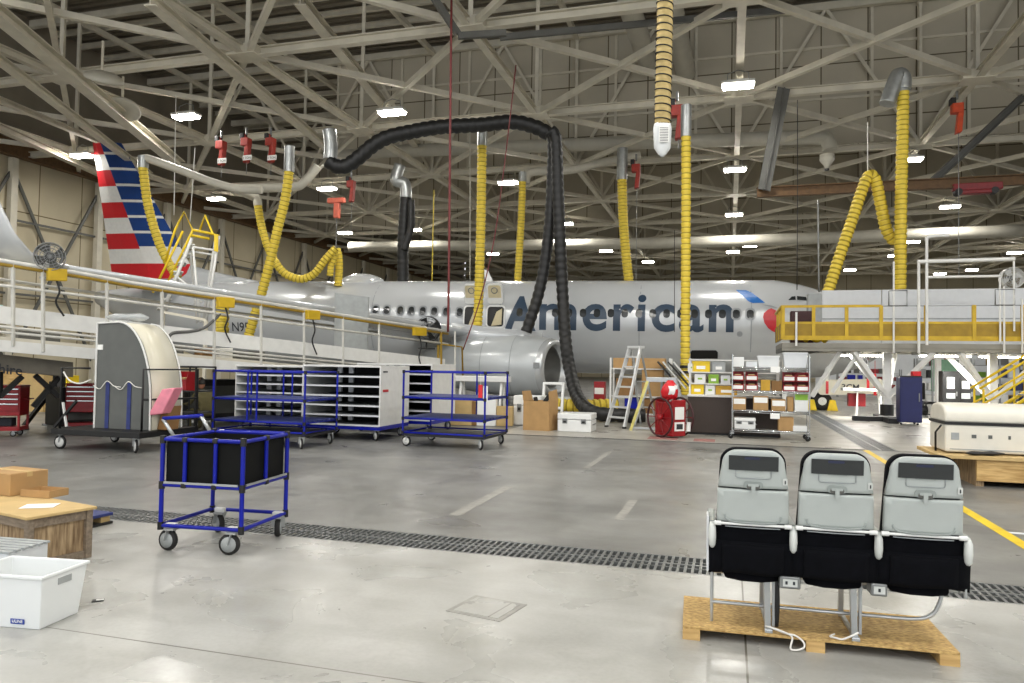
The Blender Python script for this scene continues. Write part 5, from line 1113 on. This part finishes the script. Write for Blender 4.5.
# ---------------------------------------------------------------- right side things under the platform
bc=thing('tool_cabinet','tall dark blue metal cabinet beside the white platform column','cabinet',G(899,425,PZ).xy.to_3d()+V((.08,.1,PZ)),-AL)
MB().bb(0,.6,0,.55,.08,1.42).build('body','cabinet_blue',bc,.012); MB().bb(.03,.57,-.015,0,.12,1.38).build('door','cabinet_blue',bc,.005); b=MB(); b.bb(.5,.53,-.04,-.015,.7,.95); b.build('handle','steel',bc,.004); MB().bb(0,.6,0,.55,1.42,1.46).build('top','black',bc)
for x in (.08,.52):
    for y in (.08,.47): caster(bc,x,y,.08,.035,.2,'rubber')
o=MB().bb(-.12,.12,-.08,.08,0,.14).build('red_toolbox','red_bright',None,.01); o.location=ons(bc,.48,.25,1.46); tag(o,'small red and white box on top of the dark blue cabinet','box')
t=thing('air_compressor','low black motor unit on the floor right of the dark blue cabinet','compressor',G(925,418,PZ)+V((0,.4,0)),-AL); b=MB(); b.lathe([(.02,-.3),(.17,-.26),(.17,.26),(.02,.3)],(0,0,.24),(1,0,0),16); b.build('tank','black',t); MB().bb(-.15,.15,-.1,.1,.4,.58).build('motor','black',t,.02); MB().bb(-.28,.28,-.12,.12,0,.08).build('skid','truss_dark',t)
# black office chair and cabinets, columns, clutter farther back
ch=thing('office_chair','black office chair behind the dark blue cabinet','chair',P(926,400,26).xy.to_3d()+V((0,0,PZ)),.4)
MB().bb(-.26,.26,-.25,.25,.46,.55).build('seat','black',ch,.04); MB().bb(-.24,.24,.2,.28,.6,1.2).build('backrest','black',ch,.04); b=MB(); b.bar((0,0,.1),(0,0,.46),.03,8); b.build('gas_column','steel',ch)
for i in range(5): a=2*math.pi*i/5; b=MB(); b.beam((0,0,.12),(math.cos(a)*.3,math.sin(a)*.3,.06),.04,.03); b.build('foot','black',ch)
for px,lb,sheet in ((951,'left black metal locker with white notices behind the long white case',True),(966,'right black metal locker with papers behind the long white case',True)):
    t=thing('metal_locker',lb,'locker',P(px,400,24.5).xy.to_3d()+V((0,0,PZ)),-AL,'black lockers'); MB().bb(-.25,.25,0,.5,0,1.62).build('body','black',t,.01); MB().bb(-.23,.23,-.02,0,.1,1.58).build('door','black',t,.005)
    MB().bb(-.12,.1,-.026,-.02,1.05,1.42 if px<960 else 1.3).build('notice','white_label',t); MB().bb(-.14,.12,-.026,-.02,.72,.9).build('notice','bin_grey',t); MB().bb(.15,.18,-.04,-.02,.8,.95).build('handle','steel',t)
b=MB(); b.beam(P(938,420,27).xy.to_3d()+V((0,0,PZ)),P(938,420,27).xy.to_3d()+V((0,0,2.15)),.16,.16); tag(b.build('white_post','white_paint',center=True),'white square post left of the black lockers','post')
# white wall added for a bright backdrop and stocked shelves in the far right
o=struct(MB().bb(6,48,-.1,.1,0.012,4.6).build('wall_bright_backdrop','white_pale')); o.location=U(0,58); o.rotation_euler=(0,0,-AL)
def stock_shelf(label,px,Y,w,h,cols):
    base=P(px,400,Y).xy.to_3d()+V((0,0,PZ)); t=thing('stock_shelf',label,'shelf',base,-AL,None)
    for x in (0,w):
        for y in (0,.5): MB().bb(x-.03,x+.03,y-.03,y+.03,0,h).build('post','steel',t)
    n=4
    for i in range(n): MB().bb(0,w,0,.5,h*(i+.35)/n,h*(i+.35)/n+.03).build('shelf','steel',t)
    for i in range(n):
        x=.05
        while x<w-.3:
            ww=rnd.uniform(.22,.45); hh=h/n*rnd.uniform(.4,.75); MB().bb(x,min(w-.03,x+ww),.05,.42,h*(i+.35)/n+.03,h*(i+.35)/n+.03+hh).build('carton',rnd.choice(cols),t); x+=ww+rnd.uniform(.03,.2)
    return t
stock_shelf('far steel shelf of white and dark cartons seen right of the dark blue cabinet',917,34,2.2,2.2,['white_label','black','bin_grey','red_dark']); stock_shelf('far steel shelf of pale cartons behind the lockers',962,36,2.6,2.3,['white_label','green','kraft','white_pale']); stock_shelf('far steel shelf at the right edge below the platform lamp',1000,34,2.6,2.3,['white_label','truss_dark','cabinet_blue','white_pale']); stock_shelf('far dark shelf under the airliner nose behind the wheel',838,44,3.4,1.7,['black','blue_tube','red_dark','truss_dark'])
t=thing('green_board','green tinted glass board standing behind the lockers','board',P(945,380,30).xy.to_3d()+V((0,0,PZ)),-AL); MB().bb(-.5,.5,0,.04,.8,2.1).build('panel',mat('glass_green','6f9a7c',.2),t); 
for x in (-.45,.45): MB().bb(x-.03,x+.03,-.02,.06,0,2.1).build('leg','steel',t)
# table and stool by the nose gear
tb=thing('nose_table','white topped table with thin legs below the fleet number door','table',P(865,405,25.8).xy.to_3d()+V((0,0,PZ)),-AL)
MB().bb(-.75,.75,-.3,.3,.88,.98).build('tabletop','white_gloss',tb,.02)
for x in (-.3,.5):
    for y in (-.2,.2): b=MB(); b.beam((x,y,0),(x*.9,y,.88),.05,.05); b.build('leg','white_paint',tb)
b=MB(); b.bb(-.55,.0,-.15,.2,.35,.8); b.build('drawer_box','red_dark',tb,.01)
for px,lb in ((811,'yellow chock in front of the nose wheel'),(832,'yellow chock behind the nose wheel')):
    p=P(px,408,29.3); t=MB().prism([(-.2,-.2,0),(.2,-.2,0),(.1,-.2,.42),(-.1,-.2,.42)],(0,.4,0)).build('wheel_chock','yellow',None,.01); t.location=(p.x,p.y,PZ); t.rotation_euler=(0,0,-AL); tag(t,lb,'chock')
for px,py,L_,lb in ((868,372,.7,'left red streamer hanging below the nose by the platform brace'),(875,374,.8,'right red streamer hanging below the nose by the platform brace')):
    p=P(px,py,27.6); b=MB(); b.prism([(-.05,0,0),(.05,0,0),(.07,.03,-L_),(-.03,.03,-L_)],(0,.01,0)); b.bar((0,0,0),(0,0,.5),.01,5); o=b.build('warning_streamer','red_bright'); o.location=p; tag(o,lb,'streamer')
# cable reel fan under the deck
b=MB(); p=P(863,364,25.4); b.ring((0,0,0),(.5,-1,0),.22,.05,20,8); b.ring((0,.05,0),(.5,-1,0),.15,.05,18,8); b.ring((.02,.1,0),(.5,-1,0),.2,.04,18,8); o=b.build('cable_coil','black'); o.location=p; tag(o,'black cable coil hung below the deck left of the white column','cable')
# yellow railed steps at the right edge
ys=thing('yellow_steps','yellow railed access steps at the right edge below the platform','steps',P(1000,410,20.5).xy.to_3d(),-AL)
for y in (0,.8):
    for nm,q,r in (('stringer',[(-.15,y,.35),(2.6,y,2.3)],.05),('handrail',[(-.5,y,1.15),(2.4,y,3.2)],.035),('mid_rail',[(-.45,y,.7),(2.5,y,2.75)],.03)):
        b=MB(); b.tube(q,r,8); b.build(nm,'yellow',ys)
    for x,z in ((-.4,0),(.6,0),(1.6,0)): b=MB(); b.bar((x,y,z),(x,y,1.15+.7*(x+.4)),.03,8); b.build('post','yellow',ys)
for i in range(7): t=i/6; b=MB(); b.box((.0+2.4*t,.4,.42+1.75*t),(.25,.8,.04)); b.build('tread','steel',ys)
# long white hinged case on a timber skid
WC=P(945,470,10.75).xy.to_3d(); wc=thing('long_case','long cream white hinged case resting on the timber skid','case',WC+V((0,.0,.43)),-AL)
rr_=[(x,z) for x,z in [(0,.0),(0,.42)]]; LW=2.6
MB().bb(0,LW,0,.85,.02,.42).build('body','cream',wc,.03,seg=3); b=MB(); b.loft([[V((x,.425-.425*math.cos(a),.45+.27*math.sin(a)**.5)) for a in [math.pi*j/14 for j in range(15)]] for x in (0,.04,LW)],0); b.build('lid','cream',wc,.03)
MB().bb(-.01,LW,-.012,.86,.415,.45).build('seam_strip','black',wc); MB().bb(.08,.18,-.008,0,.2,.3).build('data_plate','bin_grey',wc)
MB().bb(.06,LW-.05,-.006,0,.06,.07).build('panel_line','seam',wc)
for x,wd in ((.34,.06),(.55,.05),(.8,.03)): MB().bb(x,x+wd,-.007,-.001,.23,.28).build('stencil_mark','grey_panel',wc)
MB().bb(1.0,1.4,-.007,-.001,.24,.262).build('stencil_mark','ochre',wc)
for x in (.55,1.3,2.05): MB().bb(x-.02,x+.02,-.03,.0,-.02,.04).build('hinge','black',wc)
b=MB(); b.tube([(-.05,.3,-.03),(-.05,.3,.28),(-.05,-.0,.4)],.015,6); b.build('end_bracket','black',wc)
sk_=thing('timber_skid','plywood skid with plank front under the long white case','pallet',WC,-AL)
MB().bb(-.15,LW+.3,-.25,1.0,.38,.43).build('deck_board','kraft',sk_,.004); MB().bb(.35,LW+.25,-.2,-.15,.08,.38).build('front_plank','plywood',sk_)
for x in (.4,1.4,2.4): MB().bb(x-.05,x+.05,-.15,.95,0,.38).build('bearer','crate_wood',sk_)
MB().bb(.1,LW+.2,.92,.98,.0,.38).build('rear_plank','plywood',sk_)
b=MB(); n=14; rg=[]
for i in range(n): x=.95+1.9*i/(n-1); rg.append([V((x+.03*math.sin(k*2+i),-.26-.03*math.sin(i*1.7+k)-.03*k,.42-.09*k)) for k in range(5)])
b.loft(rg,0,False,True,False); o=b.build('plastic_wrap','plastic_wrap'); o.location=WC; o.rotation_euler=(0,0,-AL); tag(o,'clear plastic film draped over the front of the timber skid','plastic film')
b=MB(); b.loft([[V((x,.07*math.sin(a)*k,.03+.03*math.cos(a)*k)) for a in [2*math.pi*j/10 for j in range(10)]] for x,k in ((-.25,.2),(-.15,1),(0,.8),(.12,1.1),(.22,.6),(.3,.2))],0); o=b.build('black_glove','black'); o.location=ons(sk_,.45,-.12,.432); tag(o,'dark cloth lying on the skid edge before the white case','cloth')
# ---------------------------------------------------------------- foreground: blue bin cart
A0=V((-2.92,6.25,0)); ct=thing('bin_cart','blue tube cart with a black sided open bin standing on the drain grate','cart',A0,R(-11))
w,d=.74,.74; B0,B1,TP=.21,.55,.93; r=.017
for x in (0,w):
    for y in (0,d): b=MB(); b.bar((x,y,B0-.03),(x,y,TP),r*1.1,12); b.build('post','blue_tube',ct)
for z,m in ((B0,'blue_tube'),(B1,'blue_tube'),(TP,'blue_tube')):
    for p,q in (((0,0),(w,0)),((w,0),(w,d)),((w,d),(0,d)),((0,d),(0,0))): b=MB(); b.bar((*p,z),(*q,z),r,10); b.build('rail',m,ct)
for x,y in ((.21,0),(.49,0),(w,d*.5),(.21,d),(.49,d),(0,d*.5)): b=MB(); b.bar((x,y,B1),(x,y,TP),r,10); b.build('stay','blue_tube',ct)
for x in (0,w):
    for y in (0,d):
        for z in (B0,B1,TP): b=MB(); b.bar((x,y,z-.035),(x,y,z+.03),r*1.5,12); b.build('corner_joint','black',ct)
for x,y in ((.21,0),(.49,0),(w,d*.5)):
    for z in (B1,TP): b=MB(); b.box((x,y,z),(.05,.05,.045)); b.build('tee_joint','black',ct,.012)
b=MB(); g=.022
b.bb(g,w-g,g,g+.008,B1+.0,TP-.01); b.bb(g,w-g,d-g-.008,d-g,B1,TP-.01); b.bb(g,g+.008,g,d-g,B1,TP-.01); b.bb(w-g-.008,w-g,g,d-g,B1,TP-.01); b.bb(g,w-g,g,d-g,B1-.005,B1+.008); b.build('bin_liner','black_liner',ct)
b=MB(); b.bb(.03,w-.03,-.022,-.012,B1+.012,B1+.03); b.bb(w+.012,w+.022,.03,d-.03,B1+.012,B1+.03); b.build('liner_strip','alu',ct)
for x,y,yw in ((.09,.02,.3),(w-.08,.02,.55),(.1,d-.03,-.1),(w-.04,d-.06,-.8)):
    caster(ct,x,y,B0-.02,.088,yw,'bin_grey',.045)
    b=MB(); b.box((x,y,B0),(.1,.05,.045)); b.build('clamp','white_paint',ct,.012)
# ---------------------------------------------------------------- triple seat on its pallet
PC=V((1.035,4.42,0)); pr=R(-13.8)
pal=thing('pallet','low worn plywood topped pallet under the triple seat','pallet',PC,pr)
PW,PD,PH=1.47,.6,.078
MB().bb(0,PW,0,PD,PH-.016,PH).build('deck_board','osb',pal,.002)
for x in (0,PW/2-.05,PW-.1): 
    MB().bb(x,x+.1,.0,PD,.0,PH-.016).build('bearer','plywood',pal)
MB().bb(0,PW,PD-.03,PD,.02,PH-.016).build('rear_rail','plywood',pal)
SO=PC+M.Rotation(pr,3,'Z')@V((.828,.04,PH)); st=thing('seat_row','row of three grey backed black airline seats seen from behind','airplane seats',SO,pr)
SW_=.443; SH0=.612; SH1=1.06; bw=.203
def back_outline(h0,h1,w0,w1,r,n=7):       # (x,z) outline, narrower at the top
    pts=[(-w0,h0),(w0,h0)]
    for i in range(n+1):
        a=R(90*i/n); pts.append((w1-r+r*math.cos(a)+ (w0-w1)*(1-(h1-r+r*math.sin(a)-h0)/(h1-h0))*.0,h1-r+r*math.sin(a)))
    for i in range(n+1):
        a=R(90+90*i/n); pts.append((-w1+r+r*math.cos(a),h1-r+r*math.sin(a)))
    return pts
def lean(z): return -.11*(z-.35)-.03       # the backs recline towards the viewer
def shell(b,pts,y0,y1,m=0,crown=.018,zb=None):
    n=len(pts); A_=[];B_=[]
    cx=0; 
    rg=[]
    zc=(min(p[1] for p in pts)+max(p[1] for p in pts))/2
    for k,(yy,sc) in enumerate(((y1,1.0),(y0+.012,1.0),(y0,.965),(y0,.8),(y0,.55),(y0,.3),(y0,.08))):
        q=[(x*sc,zc+(z-zc)*((1-(1-sc)*.7) if k<3 else sc)) for x,z in pts]
        rg.append([V((x,yy+lean(z)-(crown*(1-(x/bw)**2) if k else 0),z)) for x,z in q])
    b.loft(rg,m,True,True)
    return b
for i in (-1,0,1):
    X=i*SW_
    def part(b,nm,m,parent=st,**k):
        o=b.build(nm,m,parent,**k)
        if parent==st: o.location.x=X
        return o
    zs=.838                                 # seam between upper shell and stowed tray table
    full=back_outline(SH0,SH1,bw-.008,bw-.032,.085)
    upper=[(-bw+.010,zs+.004),(bw-.010,zs+.004)]+[p for p in full if p[1]>zs+.01]
    lower=[(-bw+.006,SH0+.03),(bw-.006,SH0+.03),(bw-.0095,zs-.004),(-bw+.0095,zs-.004)]
    lw=[]
    for a,(x0,z0) in enumerate(lower):
        x1,z1=lower[(a+1)%4]
        for t in range(5): lw.append((x0+(x1-x0)*t/5,z0+(z1-z0)*t/5))
    up_=[]
    for a,(x0,z0) in enumerate(upper):
        x1,z1=upper[(a+1)%len(upper)]; n=5 if a==0 else (3 if abs(z1-z0)+abs(x1-x0)>.06 else 1)
        for t in range(n): up_.append((x0+(x1-x0)*t/n,z0+(z1-z0)*t/n))
    sh=part(shell(MB(),up_,-.035,.0),'back_shell','seat_grey')
    tr=part(shell(MB(),lw,-.037,.0),'tray_table','seat_grey')
    core=back_outline(SH0-.02,SH1+.008,bw-.002,bw-.022,.09); part(shell(MB(),core,-.002,.05),'back_cushion','black_fabric')
    def plate(x0,x1,z0,z1,dy,m,nm,par,th=.004,bev=.0,rx=.0):
        b=MB()
        if x1-x0>.09 and nm!='latch_surround':
            n=12; fy_=lambda x,z,e: V((x,-.035+lean(z)-.018*(1-(x/bw)**2)-dy+e,z)); b.loft([[fy_(x,z0,0),fy_(x,z1,0),fy_(x,z1,th),fy_(x,z0,th)] for x in [x0+(x1-x0)*i_/n for i_ in range(n+1)]],0,True,False); return b.build(nm,m,par)
        q=rrect(x1-x0,z1-z0,rx or .004,3,(x0+x1)/2,(z0+z1)/2)
        f=[V((x,-.035+lean(z)-.018*(1-(x/bw)**2)-dy,z)) for x,z in q]; b.prism(f,(0,th,0)); return b.build(nm,m,par)
    s=.0
    plate(-.135,.135,.945,1.028,.006,'dark_glass','magazine_window',sh,.006); plate(-.05,.035,1.008,1.022,.0072,'badge_dark','window_badge',sh,.002,rx=.006)
    # tray recess lines: a tab below the window and a rounded pull with its latch
    for x0,x1,z0,z1 in ((-.098,-.094,.905,.955),(.094,.098,.905,.955),(-.075,.075,.897,.901),): plate(x0,x1,z0,z1,.0035,'seam','panel_line',sh,.003)
    b=MB(); f=lambda x,z:V((x,-.0385+lean(z)-.018*(1-(x/bw)**2),z))
    b.tube([f(-.096,.907),f(-.09,.901),f(-.075,.899)],.002,5); b.tube([f(.096,.907),f(.09,.901),f(.075,.899)],.002,5); b.build('panel_line','seam',sh)
    plate(-.05,.05,.94,.952,.004,'seat_trim','pull_lip',sh,.003,rx=.005)
    plate(-.053,.053,.842,.884,.008,'seat_trim','latch_surround',sh,.008,rx=.02); plate(-.036,.036,.838,.868,.0095,'truss_dark','latch_recess',sh,.004,rx=.013); plate(-.011,.011,.812,.864,.017,'seat_grey','latch',sh,.012,rx=.005); plate(-.03,.03,.855,.869,.012,'seat_grey','latch_bar',sh,.006,rx=.006)
    plate(.160,.185,.868,.905,.005,'placard','placard',sh,.003); plate(.169,.176,.874,.895,.0065,'ink','placard_print',sh,.002)
    b=MB(); pts=[(-.155,.685),(-.15,.662),(-.13,.648),(-.06,.642),(.06,.642),(.13,.648),(.15,.662),(.155,.685)]
    b.tube([f(x,z)+V((0,-.002,0)) for x,z in pts],.006,8); b.build('pocket_ridge','seat_trim',tr)
    plate(-.15,.15,.612,.618,.0035,'seam','panel_line',tr,.003)
    # white hinge bar
    b=MB(); yb=-.05+lean(SH0+.02); b.bar((-bw-.005,yb,SH0+.02),(bw+.005,yb,SH0+.02),.008,10); hb=part(b,'hinge_bar','white_gloss')
    for s in (-1,1): b=MB(); b.bar((s*(bw-.03),yb-.002,SH0+.02),(s*(bw+.008),yb-.002,SH0+.02),.013,10); b.build('bar_end','white_gloss',hb)
    # soft lower back with its literature pocket, seat pan
    def soft(x0,x1,z0,z1,y0,y1,bulge,nx=12,nz=8,wav=.0):
        b=MB(); rg=[]
        for a in range(nx+1):
            s=a/nx; x=x0+(x1-x0)*s; e=min(1,math.sin(math.pi*s)*2.2)**.5
            ring=[]
            for c in range(nz+1): u=c/nz; z=z0+(z1-z0)*u+wav*math.sin(s*9+i)*(1-u); k=min(1,math.sin(math.pi*u)*1.6)**.5; ring.append(V((x,y0+lean(z)-bulge*e*k,z)))
            for c in range(nz+1): u=1-c/nz; z=z0+(z1-z0)*u+wav*math.sin(s*9+i)*(1-u); ring.append(V((x,y1+lean(z),z)))
            rg.append(ring)
        b.loft(rg,0); return b
    part(soft(-.212,.212,.50,SH0+.01,-.022,.05,.012),'lumbar_cover','black_fabric')
    part(soft(-.24,.24,.335,.53,-.03,.1,.03,wav=.006),'seat_skirt','black_fabric')
    part(soft(-.165,.17,.35,.515,-.072,-.03,.012,wav=.005),'literature_pocket','black_fabric')
    b=MB(); b.loft([[V((x,y,z)) for x,z in rrect(.42,.1,.04,4,0,zc)] for y,zc in ((.03,.37),(.1,.38),(.3,.395),(.45,.40),(.49,.40))],0); part(b,'seat_cushion','black_fabric')
    b=MB(); b.loft([[V((x,y,z)) for x,z in rrect(.3*k,.06,.02,4,0,.325)] for y,k in ((-.06,.5),(-.02,1),(.1,1.05),(.3,1))],0); part(b,'life_vest_pouch','black_fabric')
for i in range(4):                          # armrests
    x=(i-1.5)*SW_
    b=MB(); z=.56; yb=lean(.56)-.045
    b.loft([[V((x+math.cos(a)*wx,yb+yy+math.sin(a)*.028,zz)) for a in [2*math.pi*j/14 for j in range(14)]] for zz,wx,yy in ((.485,.010,.02),(.50,.018,.005),(.545,.022,0),(.60,.02,0),(.63,.013,.02))],0); ar=b.build('armrest_cap','placard',st)
    b=MB(); b.bb(x-.022,x+.022,yb+.03,yb+.42,.595,.635); b.build('armrest_pad','seat_trim',ar,.012)
    if i==0: b=MB(); b.bb(x-.03,x-.018,yb+.02,yb+.18,.34,.66); b.build('side_panel','white_pale',ar,.01)
    b=MB(); b.bar((x,yb+.05,.3),(x,yb+.03,.5),.009,8); b.build('armrest_strut','alu',ar)
for x in (-.345,.12):                      # legs and floor fittings
    b=MB(); b.beam((x,.02,.0),(x-.012,.0,.335),.035,.035); b.beam((x+.03,.02,.03),(x+.028,.0,.335),.016,.03); b.build('leg','alu',st,.004); b=MB(); b.beam((x,.42,.0),(x,.40,.335),.03,.03); b.build('leg','alu',st,.004)
    b=MB(); b.beam((x,.03,.02),(x,.42,.02),.022,.026); b.build('floor_rail','alu',st,.004); b=MB(); b.box((x,.0,.012),(.045,.07,.024)); b.build('floor_fitting','chrome',st,.005)
for y in (.06,.38): b=MB(); b.bar((-.66,y,.32),(.66,y,.32),.02,10); b.build('spar','alu',st)
b=MB(); b.tube(spline([V((-.66,.10,.115)),V((-.3,.10,.115)),V((0,.10,.115)),V((.3,.10,.115)),V((.45,.10,.118)),V((.53,.10,.14)),V((.57,.09,.2)),V((.6,.08,.32))],6),.011,8); b.build('baggage_bar','alu',st)
b=MB(); b.bar((-.66,.10,.0),(-.66,.10,.33),.010,8); b.build('bar_post','alu',st)
for x,w_ in ((-.235,.115),(.23,.085)):
    b=MB(); b.bb(x-w_/2,x+w_/2,-.075,.04,.275,.345); jb=b.build('power_box','steel',st,.008); b=MB(); b.bb(x-w_*.34,x+w_*.34,-.08,-.075,.29,.33); pz=b.build('socket_plate','placard',jb)
    for k in ((-.02,.02) if w_>.1 else (0,)): b=MB(); b.bb(x+k-.006,x+k+.006,-.0825,-.08,.302,.32); b.build('socket','ink',jb)
b=MB(); b.tube(spline([V((-.3,.0,.32)),V((-.295,.0,.16)),V((-.3,.02,.03))],4),.014,8); b.build('wiring_loom','black',st)
def cord(label,pts):
    b=MB(); b.tube(spline([SO+M.Rotation(pr,3,'Z')@V(p) for p in pts],8),.0055,6); return tag(b.build('tie_cord','rope',center=True),label,'cord')
dx=V((-.11,0,0))
def sh_(ps,d): return [(p[0]+d,p[1],p[2]) for p in ps]
cord('white tie cord looped from the left seat leg over the pallet edge',sh_([(-.21,-.03,.03),(-.14,-.035,.012),(-.09,-.042,.006),(-.05,-.055,-.02),(-.05,-.062,-.05),(-.09,-.06,-.068),(-.12,-.06,-.06),(-.11,-.055,.0),(-.15,-.045,.02),(-.22,-.03,.035),(-.25,.0,.03)],-.11))
cord('white tie cord tied to the right seat leg lying on the pallet',sh_([(.235,-.02,.05),(.2,-.035,.035),(.15,-.03,.008),(.12,-.02,.008),(.09,-.0,.008),(.12,.04,.01)],-.1))
# ---------------------------------------------------------------- foreground left
TT=V((-2.72,4.36,0)); tt=thing('plastic_tote','white open plastic tote with a blue label in the left foreground','tote',TT,R(-9))
b=MB(); o_=lambda i,z,k: [V((x,y,z)) for x,y in ((0-i,0+i),(0-i,.37-i),(-.54+i,.37-i),(-.54+i,0+i))]
b.loft([o_(.03,0,0),o_(.0,.30,0),o_(-.012,.30,0),o_(-.012,.32,0),o_(.006,.32,0),o_(.035,.012,0)],0,True,False); b.build('body','tote',tt,.006)
b=MB(); b.bb(-.004,.0,.13,.24,.235,.275); b.build('handle_slot','bin_grey',tt,.01)
b=MB(); b.prism([(-.215,.026,.028),(-.125,.026,.028),(-.125,.0225,.058),(-.215,.0225,.058)],(0,-.004,0)); lb_=b.build('blue_label','label_blue',tt)
text_obj('label_text','ULINE',.022,'white_label',M.Translation((-.205,.0195,.037))@M.Rotation(R(90),4,'X'),lb_,width=.07)
CR=V((-3.60,5.57,0)); cr=thing('wooden_crate','weathered wooden crate with plank posts at the left edge','crate',CR,R(-29))
cw_,cd_,chh=1.15,.5,.385
b=MB(); b.bb(-cw_+.03,-.03,.03,cd_-.03,.05,chh-.01); b.build('plank_wall','crate_wood',cr)
for x,y in ((-.03,0),(-.03,cd_-.05),(-cw_,0),(-cw_,cd_-.05)): MB().bb(x-.01,x+.04,y,y+.05,0,chh).build('corner_post','old_wood',cr,.004)
for z0,z1 in ((.0,.06),(chh-.075,chh)):
    MB().bb(-.03,-.005,.05,cd_-.05,z0,z1).build('batten','old_wood',cr,.003); MB().bb(-cw_+.04,-.04,.003,.03,z0,z1).build('batten','old_wood',cr,.003)
MB().bb(-cw_*.5-.03,-cw_*.5+.03,.005,.03,.06,chh-.08).build('batten','old_wood',cr)
MB().bb(-cw_-.02,.03,-.02,cd_+.02,chh,chh+.022).build('lid_board','kraft',cr,.004)
def onc(x,y,z=chh+.024): return CR+M.Rotation(R(-29),3,'Z')@V((x,y,z))
b=MB(); b.bb(-.12,.12,-.09,.09,0,.003); o=b.build('paper_sheet','white_label'); o.location=onc(-.33,.27); o.rotation_euler=(0,0,.25); tag(o,'white paper sheet taped on the crate lid','paper')
b1=box_thing('cardboard box at the left edge standing on the wooden crate',onc(-1.2,.5),.46,.34,.19,R(-22),'cardboard')
b2=box_thing('low open cardboard tray lying on the crate behind the paper',onc(-.72,.46)+V((0,.1,0)),.3,.2,.06,R(-14),'cardboard',open_=True)
t=thing('ribbed_box','grey white ribbed lid box between the tote and the crate','box',V((-3.42,4.98,0)),R(-12)); MB().bb(-.5,.22,-.12,.2,0,.33).build('body','white_pale',t,.01)
for i in range(6): MB().bb(-.5,.24,-.13+i*.058,-.095+i*.058,.33,.345).build('rib','bin_grey',t,.003)
t=thing('blue_pallet','small blue plastic pallet with wooden blocks behind the crate','pallet',G(106,531)+V((-.42,.12,0)),R(-20)); MB().bb(-.3,.22,-.12,.3,.08,.11).build('deck','blue_shelf',t,.006); MB().bb(-.3,.22,-.12,.3,.0,.025).build('base','black',t,.004)
for x in (-.22,.1): MB().bb(x,x+.1,-.1,.0,.025,.08).build('block','kraft',t)
for x in (-.22,.1): MB().bb(x,x+.1,.18,.28,.025,.08).build('block','kraft',t)
